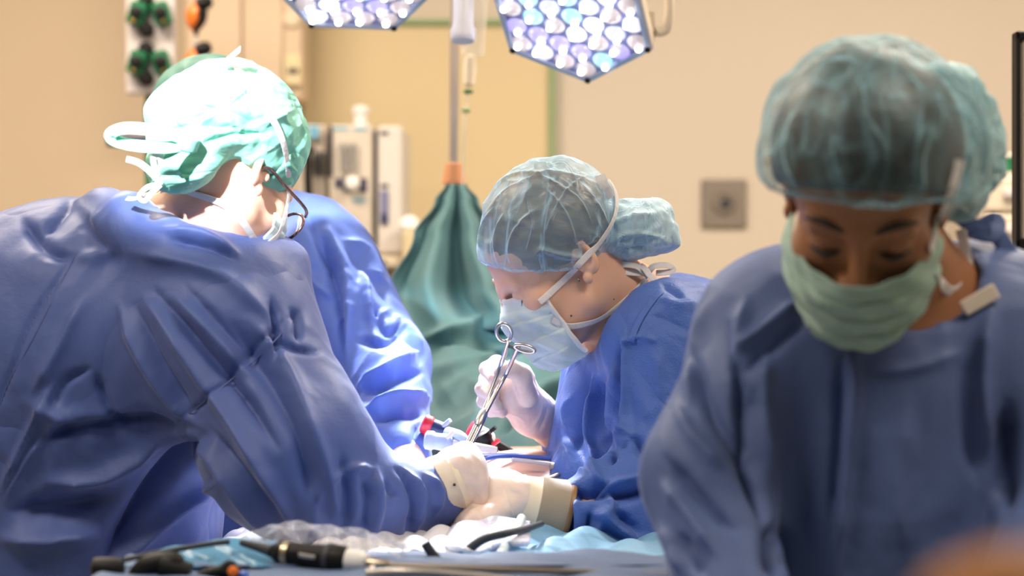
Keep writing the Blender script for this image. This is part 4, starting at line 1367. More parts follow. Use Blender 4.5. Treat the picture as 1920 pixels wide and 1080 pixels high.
# glasses
gl = MB()
def L1(x, y, z): return M1 @ Vector((x, y, z))
for s in (-1, 1):
    c = (s * .036, -.112, -.003)
    gl.tube([L1(c[0] + .028 * math.cos(a), c[1] + .006 * math.cos(a) * s, c[2] - .004 + .021 * math.sin(a)) for a in np.linspace(0, 2 * math.pi, 21)], .0019, 8, 3)
    gl.tube([L1(s * .064, -.106, .006), L1(s * .076, -.085, .007), L1(s * .078, -.03, .008), L1(s * .080, .012, .008), L1(s * .078, .032, -.01)], .0021, 8, 6)
gl.tube([L1(-.009, -.113, .003), L1(0, -.115, .006), L1(.009, -.113, .003)], .0018, 8, 4)
g_ = gl.build('glasses', M_wire, P1, True)
mb = MB()
for s in (-1, 1):
    c = L1(s * .036, -.112, -.007)
    mb.rings([[L1(s * .036 + .027 * r * math.cos(a), -.112 + .006 * math.cos(a) * s * r - h, -.007 + .020 * r * math.sin(a)) for a in np.linspace(0, 2 * math.pi, 25)[:-1]] for r, h in ((1, 0), (.9, .0008), (.05, .0018))])
mb.build('lens', mat('spectacle lens', (.9, .93, 1), .02, alpha=.18), g_, True)

# right hand of the surgeon in a cream glove
gp = [cone(V(822, 915, 2.40), V(850, 903, 2.40), .033, .031, .02), ell(V(862, 893, 2.41), (.029, .030, .033), k=.02),
      ell(V(884, 893, 2.42), (.017, .028, .029), k=.02), cone(V(846, 862, 2.42), V(872, 852, 2.43), .013, .012, .015),
      cone(V(872, 852, 2.43), V(893, 872, 2.44), .012, .011, .012)]
for k in range(4):
    y = 2.395 + .019 * k
    gp += chain([V(895, 905 - 3 * k, y), V(898, 935 - 2 * k, y + .004), V(876 - 3 * k, 962 - 4 * k, y + .006), V(852 - 2 * k, 982 - 6 * k, y + .006)], [.0120, .0105, .0092, .0078], .006)
gp += chain([V(848, 905, 2.380), V(858, 872, 2.385), V(866, 850, 2.405)], [.0140, .0120, .0100], .008)
v, f = sculpt(gp, .0022)
v = crumple(v, f, [([(850, 930), (862, 905), (858, 880)], 4, -.0015), ([(838, 940), (852, 915), (850, 870)], 3, .0012)], .0008, 40, (1, 1, 1), 1)
gl1 = mesh_obj('glove', v, f, M_glove, P1)
d_ = (V(850, 902, 2.40) - V(815, 918, 2.395)).normalized()
mb = MB().lathe(V(812, 919, 2.395), d_, [(-.01, .030), (.0, .0375), (.012, .0382), (.022, .0372), (.026, .0385), (.029, .0368), (.033, .0355)], 40)
mb.build('cuff', M_glove_b, gl1, True)
mb = MB().lathe(V(852, 909, 2.359), (0, -1, 0), [(-.003, .0018), (0, .0017), (.0012, .0003)], 10)
mb.build('blood_spot', mat('dried blood', (.06, .01, .01), .4), gl1, True)

# ======== second surgeon, behind him ========
P2 = empty('person', (V(520, 0, 3.0).x, 3.02, 0), 'surgeon mostly hidden behind the mint cap, bright blue gown and sleeve showing', 'person')
M2 = headframe(385, 302, 2.98, 30, 30, 0, .95)
hp = head_prims()
hp.append(cone(to_local(M2, V(425, 290, 2.99)), to_local(M2, V(450, 440, 3.02)), .056, .062, .03))
h2 = sculpt(hp, .004, M2)
b2 = coarse_body(V(430, 300, 2.99), V(450, 440, 3.02), V(330, 490, 3.02), V(590, 490, 2.98), (-.50, 3.03, .95),
                 [(-.60, 3.06, .0, -.2), (-.46, 3.06, .03, -.15)],
                 [[V(600, 500, 2.96), V(722, 690, 2.82), V(748, 860, 2.66)]])
v, f = merge(h2, b2)
mesh_obj('body', v, f, M_skin_l, P2)
v, f = sculpt([ell((0, .010, .058), (.092, .108, .092), k=.03), ell((0, .03, .09), (.075, .08, .07), k=.03), plane((0, -.095, .030), (0, -.2, -.97), .006)], .004, M2)
v = crumple(v, f, [], .0025, 18)
mesh_obj('surgical_cap', v, f, M_cap_2, P2)
v, f = mask_mesh(M2, PY, PA, .004, -.118, 78, 40, 30)
mesh_obj('face_mask', v, f, M_mask, P2)
g2p = [ell(V(500, 540, 3.02), (.15, .12, .13), k=.06), ell(V(535, 700, 3.02), (.082, .12, .26), k=.06),
       ell(V(592, 500, 2.96), (.078, .09, .098), k=.05), cone(V(612, 520, 2.95), V(722, 690, 2.84), .082, .062, .03),
       cone(V(722, 680, 2.83), V(748, 852, 2.67), .062, .042, .02), ell(V(752, 740, 2.78), (.038, .03, .016), k=.015),
       ell(V(690, 700, 2.84), (.030, .03, .028), k=.02),
       ell(V(420, 700, 3.03), (.14, .12, .28), k=.08), cone(V(420, 1000, 3.03), (-.50, 3.03, .5), .15, .17, .1, flat=((0, 1, 0), .75))]
v, f = sculpt(g2p, .006)
v, f = subdivide(v, f)
F2 = [([(600, 420), (625, 520), (640, 620), (635, 700)], 8, -.012), ([(618, 430), (650, 520), (655, 600), (650, 680)], 9, .010),
      ([(575, 400), (600, 460), (630, 520)], 9, -.008), ([(560, 500), (600, 540), (635, 560)], 8, .006), ([(680, 500), (690, 560), (700, 600), (730, 580)], 9, .010),
      ([(700, 580), (720, 620), (760, 600)], 8, -.010), ([(670, 640), (720, 640), (760, 615)], 8, -.010), ([(670, 730), (730, 690), (785, 660)], 10, .012),
      ([(690, 740), (740, 710), (790, 700)], 8, -.012), ([(690, 770), (750, 745), (808, 752)], 9, .014), ([(700, 790), (740, 775), (795, 780)], 8, -.010),
      ([(680, 720), (690, 790), (695, 850)], 7, .007), ([(650, 470), (700, 520), (730, 570)], 10, -.007), ([(640, 450), (690, 470), (720, 540)], 9, .007),
      ([(740, 590), (770, 620), (792, 660)], 8, .007), ([(790, 790), (780, 820), (790, 860)], 7, -.006), ([(530, 480), (560, 560), (590, 680)], 12, .006), ([(560, 480), (590, 600), (600, 700)], 10, -.005)]
v = crumple(v, f, F2, .0040, 11, (1, 1, .7), 9.0)
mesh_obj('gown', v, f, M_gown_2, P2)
gp = [cone(V(748, 850, 2.67), V(770, 900, 2.62), .030, .030, .02), ell(V(780, 925, 2.60), (.034, .028, .022), k=.02)]
for k in range(4):
    gp += chain([V(792, 925, 2.63 - .02 * k), V(812, 940, 2.62 - .02 * k), V(825, 958, 2.61 - .02 * k)], [.011, .010, .008], .006)
gp += chain([V(770, 920, 2.58), V(790, 945, 2.55), V(805, 960, 2.54)], [.013, .011, .009], .01)
v, f = sculpt(gp, .003)
mesh_obj('glove', v, f, M_glove, P2)

# ======== nurse in the middle, in profile ========
P3 = empty('person', (V(1240, 0, 2.68).x, 2.68, 0), 'nurse in profile with sheer blue bouffant cap and mask, holding ring-handled forceps', 'person')
M3 = headframe(1055, 498, 2.55, -80, 33, 2, .885)
hp = head_prims()
hp.append(cone(to_local(M3, V(1100, 530, 2.56)), to_local(M3, V(1215, 650, 2.62)), .052, .062, .035))
hp.append(cone(to_local(M3, V(1130, 520, 2.58)), to_local(M3, V(1250, 590, 2.64)), .045, .055, .035))
h3 = sculpt(hp, .0022, M3)
b3 = coarse_body(V(1130, 560, 2.58), V(1215, 640, 2.63), V(1265, 650, 2.54), V(1235, 650, 2.76), (.36, 2.70, .92),
                 [(.42, 2.62, -.12, -.02), (.42, 2.80, -.12, .0)],
                 [[V(1245, 660, 2.53), V(1250, 930, 2.48), V(1090, 962, 2.43)], [V(1220, 660, 2.77), V(1150, 850, 2.78), V(1050, 800, 2.70)]])
# finer upper chest so the neckline reads
ch = sculpt([cone(V(1170, 600, 2.61), V(1150, 700, 2.63), .05, .06, .03)], .005)
v, f = merge(h3, b3, ch)
body3 = mesh_obj('body', v, f, M_skin_c, P3)
bvh3 = BVHTree.FromPolygons([tuple(a) for a in h3[0]], [tuple(a) for a in h3[1]])
g3p = [ell(V(1290, 648, 2.64), (.085, .150, .093), k=.05), ell(V(1185, 800, 2.66), (.098, .125, .190), k=.06),
       ell(V(1240, 650, 2.54), (.068, .070, .075), k=.05), cone(V(1242, 650, 2.53), V(1255, 880, 2.49), .066, .062, .04),
       cone(V(1252, 905, 2.48), V(1106, 962, 2.435), .070, .048, .035), ell(V(1116, 985, 2.45), (.040, .035, .040), k=.03), cone(V(1160, 985, 2.46), V(1240, 990, 2.48), .055, .06, .03),
       ell(V(1112, 880, 2.58), (.048, .05, .026), k=.02), ell(V(1120, 705, 2.63), (.025, .05, .035), k=.04),
       ell(V(1190, 1000, 2.68), (.11, .13, .20), k=.08), cone(V(1300, 1080, 2.70), (.40, 2.70, .45), .13, .16, .1),
       cone(V(1220, 660, 2.77), V(1150, 850, 2.79), .062, .058, .03), cone(V(1150, 850, 2.79), V(1075, 812, 2.73), .055, .044, .03),
       cone(V(1085, 520, 2.55), V(1200, 618, 2.60), .050, .060, .010, 's'), cone(V(1100, 560, 2.58), V(1130, 655, 2.61), .03, .030, .010, 's')]
v, f = sculpt(g3p, .0055)
v, f = subdivide(v, f)
F3 = [([(1118, 700), (1105, 760), (1110, 850), (1130, 930)], 7, .009), ([(1108, 705), (1092, 780), (1080, 850)], 7, -.008), ([(1130, 700), (1128, 780), (1150, 860)], 7, -.010),
      ([(1150, 690), (1145, 780), (1125, 830)], 8, .006), ([(1172, 620), (1170, 700), (1172, 780), (1190, 860)], 6, .006), ([(1163, 640), (1160, 720), (1158, 800)], 6, -.009),
      ([(1165, 650), (1175, 640), (1200, 632), (1230, 640)], 6, .004), ([(1240, 650), (1235, 700), (1238, 760)], 8, .003),
      ([(1175, 815), (1210, 845), (1270, 850)], 8, -.010), ([(1150, 850), (1165, 820), (1180, 800)], 7, .008), ([(1145, 870), (1150, 840), (1175, 835)], 6, -.008),
      ([(1135, 915), (1200, 900), (1250, 880)], 8, .012), ([(1130, 930), (1180, 925), (1240, 905)], 8, -.012), ([(1060, 925), (1110, 925), (1150, 920)], 7, -.012),
      ([(1100, 960), (1150, 980), (1240, 1040)], 8, .011), ([(1080, 930), (1085, 980), (1080, 1030)], 5, .008), ([(1068, 930), (1068, 980), (1065, 1020)], 5, -.006), ([(1110, 950), (1100, 990), (1095, 1030)], 6, -.008),
      ([(1125, 975), (1118, 1000), (1115, 1035)], 6, .006), ([(1150, 960), (1190, 1000), (1210, 1040)], 8, -.009), ([(1140, 920), (1145, 950), (1120, 965)], 6, .010),
      ([(1055, 820), (1075, 870), (1115, 905)], 9, .006), ([(1070, 810), (1060, 770), (1075, 740)], 7, .004), ([(1235, 560), (1270, 575), (1310, 570)], 8, .005), ([(1215, 590), (1250, 600), (1290, 620)], 7, -.003),
      ([(1240, 530), (1262, 545), (1282, 560)], 4, -.004), ([(1065, 915), (1100, 918), (1140, 905)], 5, -.012)]
v = crumple(v, f, [(a, b * 1.25, c * 1.35) for a, b, c in F3], .0028, 13, (1, 1, .6), 4.0)
gown3 = mesh_obj('gown', v, f, M_gown_c, P3)
gb3 = bvh_of(gown3)
mb = MB()
strap(mb, [gb3], [(1238, 548), (1222, 566), (1205, 590), (1192, 616), (1183, 640)], .010, .0015)
mb.build('collar', M_gown_c, gown3, True)
mb = MB().tube([V(1243, 528, 2.555), V(1256, 545, 2.55), V(1272, 565, 2.55)], .006, 8, 4, flat=(.012, .002), up=Vector((0, -1, .6)))
mb.build('neck_tab', M_gown_c, gown3, True)
mb = MB()
mb.tube([V(1125, 640, 2.60), V(1122, 670, 2.59), V(1110, 690, 2.585), V(1096, 712, 2.585)], .012, 10, 6, flat=(.020, .003), up=Vector((-.8, -1, 0)))
mb.build('front_flap', M_gown_c, gown3, True)

# hair and bouffant
v, f = sculpt([ell((0, .006, .052), (.083, .095, .087), k=.02), plane((0, -.078, .060), (0, -.85, -.5), .008), plane((0, .02, .002), (0, -.2, -1), .01),
               ], .0028, M3)
v, f = merge((v, f), sculpt([cone(V(1120, 460, 2.56), V(1175, 432, 2.56), .022, .028, .02), ell(V(1185, 430, 2.56), (.028, .03, .024), k=.02)], .003))
v = crumple(v, f, [], .0018, 30, (1, 1, 1), 3.0)
mesh_obj('hair', v, f, M_hair_c, P3)
cpr = [ell((0, .016, .064), (.094, .104, .092), k=.02), ell((0, -.040, .046), (.076, .058, .050), k=.03), plane((0, 0, .0), (0, -.545, -.84), .012)]
v, f = sculpt(cpr, .0028, M3)
v, f = subdivide(v, f)
FC3 = [([(925, 350), (960, 330), (1050, 325), (1130, 350)], 4, .003), ([(900, 470), (905, 430), (925, 390)], 4, .004), ([(935, 495), (930, 450), (945, 400)], 4, .004),
       ([(960, 500), (955, 460), (975, 420), (1010, 390)], 4, .004), ([(1000, 495), (1010, 470), (1060, 480), (1110, 480)], 5, .005), ([(1020, 350), (1060, 400), (1080, 460)], 3, .003),
       ([(960, 330), (1010, 330), (1080, 370), (1110, 420)], 3, .003), ([(910, 400), (960, 350), (1040, 320)], 3, .003), ([(1100, 330), (1060, 360), (1020, 440)], 3, .003),
       ([(925, 500), (1000, 502), (1060, 497), (1110, 488)], 5, .006), ([(985, 360), (1000, 420), (985, 480)], 3, .003), ([(1070, 330), (1110, 370), (1140, 420)], 3, .003)]
v = crumple(v, f, FC3, .0022, 26, (1, 1, 1), 8.0)
cap3 = mesh_obj('bouffant_cap', v, f, M_sheer_c, P3)
cb3 = bvh_of(cap3)
bun = [ell(V(1180, 425, 2.56), (.050, .045, .034), k=.02), ell(V(1232, 418, 2.56), (.022, .03, .028), k=.02), ell(V(1215, 450, 2.56), (.034, .03, .018), k=.02), ell(V(1145, 462, 2.56), (.030, .04, .022), k=.02), ell(V(1258, 455, 2.56), (.008, .015, .006), k=.01)]
v, f = sculpt(bun, .0028)
v = crumple(v, f, [([(1135, 430), (1170, 410), (1230, 400)], 4, .004), ([(1130, 470), (1170, 440), (1220, 440), (1260, 455)], 4, .004), ([(1140, 480), (1190, 465), (1240, 470)], 4, -.004),
                   ([(1150, 400), (1160, 430), (1150, 480)], 3, .003), ([(1190, 385), (1185, 430), (1175, 490)], 4, .003)], .0030, 30, (1, 1, 1), 8.0)
mesh_obj('cap_bun', v, f, M_sheer_bun, cap3)
v, f = mask_mesh(M3, PY, PA, .004, -.122, 66, side_top=-.016, side_bot=-.120, seed=2, y0=.004, ramp=.004)
mask3 = mesh_obj('face_mask', v, f, M_mask, P3)
mask3.modifiers.new('thick', 'SOLIDIFY').thickness = .0015
mkb3 = bvh_of(mask3)
mb = MB()
ep = edge_path(v, 72, 64, 'top'); mb.tube(ep[::3], .004, 8, 2, flat=(.008, .005), up=[(Vector(p) - M3 @ Vector((0, 0, -.03))).normalized() for p in ep[::3]])
for side in ('left', 'right'):
    ep = edge_path(v, 72, 64, side); mb.tube(ep[::5], .004, 8, 2, flat=(.009, .005), up=[(Vector(p) - M3 @ Vector((0, .02, -.05))).normalized() for p in ep[::5]])
mb.build('mask_binding', M_maskw, mask3, True)
corner_t = proj(np.array([tuple(edge_path(v, 72, 64, 'left')[0]), tuple(edge_path(v, 72, 64, 'right')[0]), tuple(edge_path(v, 72, 64, 'left')[-1]), tuple(edge_path(v, 72, 64, 'right')[-1])]))
print('P3 mask corners', corner_t.round())
mb = MB()
strap(mb, [bvh3, cb3, mkb3], [(1012, 566), (1024, 556), (1045, 535), (1068, 512), (1092, 488), (1118, 458), (1140, 425), (1152, 390), (1150, 362), (1138, 340)], .0085, .0035)
mb.tube([V(1143, 372, 2.51), V(1132, 350, 2.50), V(1125, 328, 2.50)], .005, 10, 4, flat=(.014, .0012), up=Vector((0, -1, .3)))
strap(mb, [bvh3, mkb3], [(1035, 598), (1062, 611), (1098, 605), (1130, 592), (1162, 570), (1192, 545), (1210, 522)], .0085, .003)
for pts in ([(1212, 515, 2.545), (1195, 500, 2.54), (1170, 496, 2.54), (1158, 502, 2.54), (1172, 510, 2.54), (1205, 512, 2.545)],
            [(1212, 515, 2.545), (1225, 500, 2.54), (1248, 497, 2.54), (1262, 502, 2.54), (1255, 510, 2.54), (1230, 512, 2.545)],
            [(1210, 505, 2.54), (1222, 520, 2.535), (1244, 536, 2.53)], [(1200, 497, 2.545), (1210, 505, 2.54), (1216, 520, 2.545)]):
    mb.tube([V(*p) for p in pts], .005, 10, 7, flat=(.0085, .0012), up=Vector((.1, -1, .5)))
mb.build('mask_tape', M_strap, mask3, True)
# brow, lashes, mole, ear stud
for s in (-1,):
    mb = MB().tube([M3 @ Vector((s * .018, -.0955, .027)), M3 @ Vector((s * .034, -.0915, .033)), M3 @ Vector((s * .050, -.078, .030))], .0022, 8, 5, taper=lambda t: .5 + math.sin(math.pi * t) * .6)
    mb.build('eyebrow', mat('fair eyebrow', (.30, .18, .11), .7), body3, True)
for s in (-1, 1):
    mb = MB()
    for k in range(16):
        t = k / 15; x = lerp(.020, .045, t)
        a = M3 @ Vector((s * x, lerp(-.0895, -.082, t) - .001, -.002)); b = M3 @ Vector((s * (x + .002), lerp(-.0965, -.089, t), -.010))
        mb.tube([a, b], .0005, 5, 2, taper=lambda q: 1 - .8 * q)
    mb.build('eyelashes', M_lash, body3, True)
for px, py, r in ((1071, 592, .0013), (1151, 561, .0009), (1086, 527, .0007)):
    p, n = hit([bvh3], px, py)
    MB().lathe(p, n, [(-.0005, r), (.0004, r), (.0008, r * .3)], 10).build('mole', mat('mole', (.16, .06, .04), .5), body3, True)
p, n = hit([bvh3], 1085, 523)
MB().lathe(p, n, [(-.001, .0016), (.001, .0016), (.0022, .0009), (.0024, .0002)], 12).build('ear_stud', M_steel, P3, True)

# right hand with forceps (far side)
W = 2.62
gp = [cone(V(1040, 800, 2.70), V(998, 775, 2.66), .028, .026, .015), cone(V(1000, 775, 2.66), V(966, 738, 2.63), .027, .030, .02),
      ell(V(960, 728, 2.63), (.026, .026, .030), k=.015), ell(V(975, 712, 2.61), (.019, .016, .022), k=.012)]
gp += chain([V(992, 745, 2.60), V(978, 703, 2.585), V(962, 692, 2.578), V(938, 697, 2.572)], [.013, .0125, .0105, .0088], .006)
gp += chain([V(955, 702, 2.645), V(931, 682, 2.635), V(913, 693, 2.610), V(925, 711, 2.585)], [.0105, .0105, .0098, .0085], .004)
gp += chain([V(948, 722, 2.655), V(914, 711, 2.645), V(905, 730, 2.615), V(924, 741, 2.595)], [.0105, .0105, .0098, .0085], .004)
gp += chain([V(950, 742, 2.655), V(917, 737, 2.645), V(908, 752, 2.62), V(930, 760, 2.60)], [.0105, .010, .0095, .0080], .004)
gp += chain([V(958, 760, 2.655), V(930, 759, 2.645), V(921, 769, 2.625), V(940, 773, 2.61)], [.010, .0092, .0085, .0075], .004)
v, f = sculpt(gp, .0018)
v = crumple(v, f, [([(1000, 800), (1012, 780), (1018, 755)], 3, .0015), ([(1010, 808), (1022, 785), (1028, 760)], 3, -.0015)], .0006, 50, (1, 1, 1), 1)
glr = mesh_obj('glove', v, f, M_glove, P3)
ax = (V(1060, 812, 2.715) - V(1003, 778, 2.665))
mb = MB().lathe(V(1003, 778, 2.665), ax, [(-.004, .024), (0, .0265), (.010, .0275), (.014, .0290), (.018, .0278), (.030, .0295), (.040, .0300), (.052, .0310), (.056, .0318), (.058, .0300)], 36)
mb.build('cuff', M_glove_b, glr, True)

# left hand resting on the patient (near side)
gp = [cone(V(972, 940, 2.42), V(915, 928, 2.43), .030, .026, .02), ell(V(905, 922, 2.445), (.026, .036, .020), k=.02), ell(V(935, 925, 2.43), (.030, .034, .024), k=.02),
      cone(V(960, 915, 2.45), V(905, 905, 2.47), .018, .016, .02)]
gp += chain([V(908, 945, 2.405), V(888, 958, 2.395), V(872, 972, 2.39), V(860, 990, 2.385)], [.0120, .0108, .0100, .0085], .006)
gp += chain([V(895, 935, 2.43), V(872, 948, 2.425), V(856, 960, 2.42), V(842, 978, 2.415)], [.0120, .0108, .0100, .0085], .006)
gp += chain([V(890, 922, 2.455), V(862, 935, 2.45), V(845, 948, 2.445), V(830, 966, 2.44)], [.0115, .0105, .0098, .0082], .006)
gp += chain([V(888, 908, 2.48), V(862, 920, 2.475), V(848, 932, 2.47), V(836, 950, 2.465)], [.0105, .0095, .0088, .0075], .006)
gp += chain([V(945, 955, 2.395), V(915, 970, 2.375), V(893, 975, 2.365), V(877, 985, 2.36)], [.0150, .0130, .0112, .0092], .010)
v, f = sculpt(gp, .0020)
v = crumple(v, f, [([(945, 910), (952, 940), (962, 970)], 3, .0014), ([(893, 955), (900, 965), (905, 975)], 3, -.001)], .0006, 50, (1, 1, 1), 1)
gll = mesh_obj('glove', v, f, M_glove, P3)
a_ = V(948, 938, 2.425); b_ = V(1066, 966, 2.43); ax = b_ - a_; L = ax.length
mb = MB().lathe(a_, ax, [(0, .0300), (.004, .0325), (.012, .0345), (.016, .0360), (.019, .0350), (.034, .0370), (.038, .0385), (.041, .0370)], 44)
mb.build('cuff', M_glove_b, gll, True)
mb = MB().lathe(a_, ax, [(.036, .0365), (.040, .0385), (.060, .0405), (L - .004, .0425), (L - .003, .036)], 44)
mb.build('outer_cuff', M_glove_d, gll, True)
mb = MB().lathe(a_, ax, [(L - .006, .0415), (L - .006, .0430), (L - .003, .0440), (L, .0430), (L + .001, .040)], 44)
mb.build('rolled_rim', M_glove_e, gll, True)

# ======== nurse on the right, close to the camera ========
P4 = empty('person', (V(1650, 0, 1.97).x, 1.98, 0), 'out-of-focus nurse at the right facing the camera, looking down, pale green mask and bouffant cap', 'person')
M4 = headframe(1622, 372, 1.82, -14, 35, 4, .94)
hp = head_prims()
nb = V(1750, 600, 1.97)
hp.append(cone((0, .03, -.03), to_local(M4, nb), .052, .060, .035))
h4 = sculpt(hp, .0026, M4)
b4 = coarse_body(V(1680, 470, 1.90), nb, V(1480, 650, 1.96), V(1860, 640, 1.96), (V(1650, 0, 1.97).x, 1.98, .92),
                 [(V(1530, 0, 1.97).x, 2.0, 0, -.2), (V(1760, 0, 1.97).x, 2.0, 0, -.2)],
                 [[V(1450, 670, 1.92), V(1335, 900, 1.87), V(1400, 1180, 1.74)], [V(1890, 660, 1.92), V(1990, 900, 1.87), V(1900, 1180, 1.74)]])
v, f = merge(h4, b4)
body4 = mesh_obj('body', v, f, M_skin_r, P4)
bvh4 = BVHTree.FromPolygons([tuple(a) for a in h4[0]], [tuple(a) for a in h4[1]])
g4p = [ell(V(1650, 760, 1.97), (.175, .115, .15), k=.06), ell(V(1650, 1000, 1.97), (.165, .11, .25), k=.08), ell(V(1456, 630, 1.95), (.078, .085, .078), k=.05), ell(V(1880, 632, 1.95), (.085, .085, .080), k=.05),
       cone(V(1445, 650, 1.93), V(1332, 890, 1.87), .072, .060, .025), cone(V(1332, 890, 1.87), V(1395, 1190, 1.76), .060, .045, .025),
       cone(V(1900, 650, 1.93), V(2000, 890, 1.87), .072, .060, .025), cone(V(2000, 890, 1.87), V(1930, 1190, 1.76), .060, .045, .025),
       cone(V(1500, 600, 1.98), V(1840, 590, 1.98), .050, .055, .05), cone(V(1650, 1080, 1.98), (V(1650, 0, 1.98).x, 1.98, .45), .16, .2, .1, flat=((0, 1, 0), .7)),
       cone(V(1672, 460, 1.88), nb + Vector((-.01, -.02, .005)), .062, .064, .010, 's')]
v, f = sculpt(g4p, .006)
v, f = subdivide(v, f)
F4 = [([(1370, 610), (1385, 720), (1400, 850), (1440, 1000)], 12, -.012), ([(1290, 640), (1330, 760), (1390, 860), (1430, 960)], 12, -.010), ([(1400, 560), (1380, 660), (1375, 760)], 14, .008),
      ([(1600, 640), (1598, 800), (1580, 950), (1565, 1080)], 12, .009), ([(1580, 660), (1575, 820), (1560, 1000)], 12, -.008), ([(1440, 640), (1430, 760), (1450, 900)], 14, .006), ([(1420, 720), (1410, 800), (1430, 900)], 12, -.006),
      ([(1500, 560), (1440, 610), (1380, 660)], 12, .008), ([(1520, 590), (1460, 640), (1400, 700)], 12, -.006), ([(1700, 760), (1680, 900), (1690, 1040)], 24, .006), ([(1860, 580), (1840, 700), (1850, 850)], 18, .009),
      ([(1830, 640), (1815, 760), (1830, 900)], 16, -.008), ([(1890, 760), (1880, 860), (1885, 960)], 14, -.018), ([(1640, 700), (1720, 690), (1800, 660)], 12, .004), ([(1330, 560), (1300, 660), (1290, 760)], 10, .006),
      ([(1240, 900), (1290, 960), (1340, 1040)], 12, .008), ([(1250, 860), (1310, 930), (1380, 1000)], 10, -.009), ([(1270, 1000), (1300, 1040), (1320, 1080)], 10, -.008), ([(1460, 980), (1450, 1030), (1460, 1080)], 14, -.022),
      ([(1270, 760), (1300, 820), (1360, 880)], 12, .006), ([(1240, 980), (1260, 1030), (1280, 1080)], 9, .006)]
v = crumple(v, f, F4, .0035, 8, (1, 1, .4), 12.0)
gown4 = mesh_obj('gown', v, f, M_gown_r, P4)
gb4 = bvh_of(gown4)
# green scrub collar showing at the neck, white paper tag, tied neck tape
cb = []
axn = (nb - V(1690, 480, 1.90)).normalized()
MB().lathe(V(1752, 585, 1.965), axn, [(-.030, .0600), (-.030, .0650), (-.012, .0700), (.02, .082), (.03, .080)], 40).build('scrub_collar', mat('scrub green', (.06, .20, .15), .7, bump=(60, .3, .002)), P4, True)
p, n = hit([gb4], 1836, 566, .004, 1.9)
R_ = Matrix.Rotation(math.radians(-30), 3, 'Y')
MB().box(p + Vector((0, -.004, 0)), (.036, .003, .015), R_, bev=.001).build('paper_tag', mat('paper tag', (.80, .70, .62), .7), gown4)
mb = MB()
mb.tube([V(1790, 400, 1.92), V(1830, 425, 1.93), V(1868, 412, 1.93), V(1862, 440, 1.92), V(1815, 432, 1.93)], .01, 10, 6, flat=(.016, .002), up=Vector((0, -1, .3)))
mb.tube([V(1862, 430, 1.93), V(1880, 455, 1.93), V(1900, 490, 1.93)], .01, 10, 6, flat=(.018, .002), up=Vector((0, -1, .3)))
mb.build('neck_tie', M_gown_r, gown4, True)

v, f = sculpt([ell((0, .004, .052), (.092, .106, .098), k=.02), ell((.045, .10, .01), (.04, .05, .05), k=.03), plane((0, -.092, .066), (0, -.5, -.87), .008), plane((0, .02, -.01), (0, -.3, -1), .01)], .0032, M4)
mesh_obj('hair', v, f, M_hair_r, P4)
cpr = [ell((0, .005, .050), (.104, .116, .108), k=.03), ell((.01, -.01, .055), (.102, .108, .090), k=.03), plane((0, -.095, .058), (0, -.35, -.94), .012)]
v, f = sculpt(cpr, .0032, M4)
FC4 = [([(1600, 120), (1620, 220), (1650, 280), (1640, 350)], 7, .006), ([(1560, 250), (1580, 310), (1590, 350)], 7, .006), ([(1500, 200), (1480, 280), (1500, 350)], 8, .005),
       ([(1690, 120), (1720, 200), (1700, 300)], 8, .005), ([(1440, 280), (1450, 330), (1470, 360)], 7, .005), ([(1750, 220), (1720, 300), (1730, 360)], 8, .005)]
v = crumple(v, f, FC4, .0030, 22, (1, 1, .6), 5.0)
cap4 = mesh_obj('bouffant_cap', v, f, M_sheer_r, P4)
cb4 = bvh_of(cap4)
bun = [ell(V(1740, 265, 1.885), (.045, .045, .055), k=.03), ell(V(1793, 250, 1.905), (.038, .042, .053), k=.02), ell(V(1833, 300, 1.915), (.026, .035, .034), k=.02), ell(V(1793, 360, 1.90), (.028, .035, .030), k=.02), ell(V(1765, 190, 1.90), (.03, .04, .035), k=.03)]
v, f = sculpt(bun, .0032)
v = crumple(v, f, [([(1780, 180), (1800, 260), (1790, 350)], 7, .005), ([(1820, 230), (1840, 290), (1830, 340)], 7, -.005)], .004, 26, (1, 1, 1), 8.0)
mesh_obj('cap_bun', v, f, M_sheer_r2, cap4)
v, f = mask_mesh(M4, PY, [(a, b * 1.06) for a, b in PA], -.020, -.108, 84, side_top=-.008, side_bot=-.078, seed=5, y0=.004, ramp=.004)
mask4 = mesh_obj('face_mask', v, f, M_mask_g, P4)
mask4.modifiers.new('thick', 'SOLIDIFY').thickness = .0015
mkb4 = bvh_of(mask4)
print('P4 mask corners', proj(np.array([tuple(edge_path(v, 72, 64, 'left')[0]), tuple(edge_path(v, 72, 64, 'right')[0]), tuple(edge_path(v, 72, 64, 'left')[-1]), tuple(edge_path(v, 72, 64, 'right')[-1])])).round())
mb = MB()
strap(mb, [bvh4, cb4, mkb4], [(1738, 470), (1752, 430), (1768, 390), (1785, 340), (1795, 300)], .009, .004, 1.85)
mb.build('mask_tape', M_strap, mask4, True)
mb = MB()
strap(mb, [bvh4, mkb4], [(1752, 520), (1775, 545), (1800, 535), (1812, 500), (1808, 460), (1800, 430)], .010, .004, 1.85)
mb.build('mask_tape', M_strap, mask4, True)
for s in (-1, 1):
    mb = MB().tube([M4 @ Vector((s * .014, -.0975, .024)), M4 @ Vector((s * .034, -.0925, .031)), M4 @ Vector((s * .052, -.078, .026))], .0032, 8, 5, taper=lambda t: .5 + math.sin(math.pi * t) * .6)
    mb.build('eyebrow', M_brow, body4, True)
    mb = MB().tube([M4 @ Vector((s * .018, -.0905, -.001)), M4 @ Vector((s * .032, -.0935, -.005)), M4 @ Vector((s * .047, -.082, -.001))], .0022, 8, 5, taper=lambda t: .4 + math.sin(math.pi * t) * .8)
    mb.build('eyelashes', M_lash, body4, True)
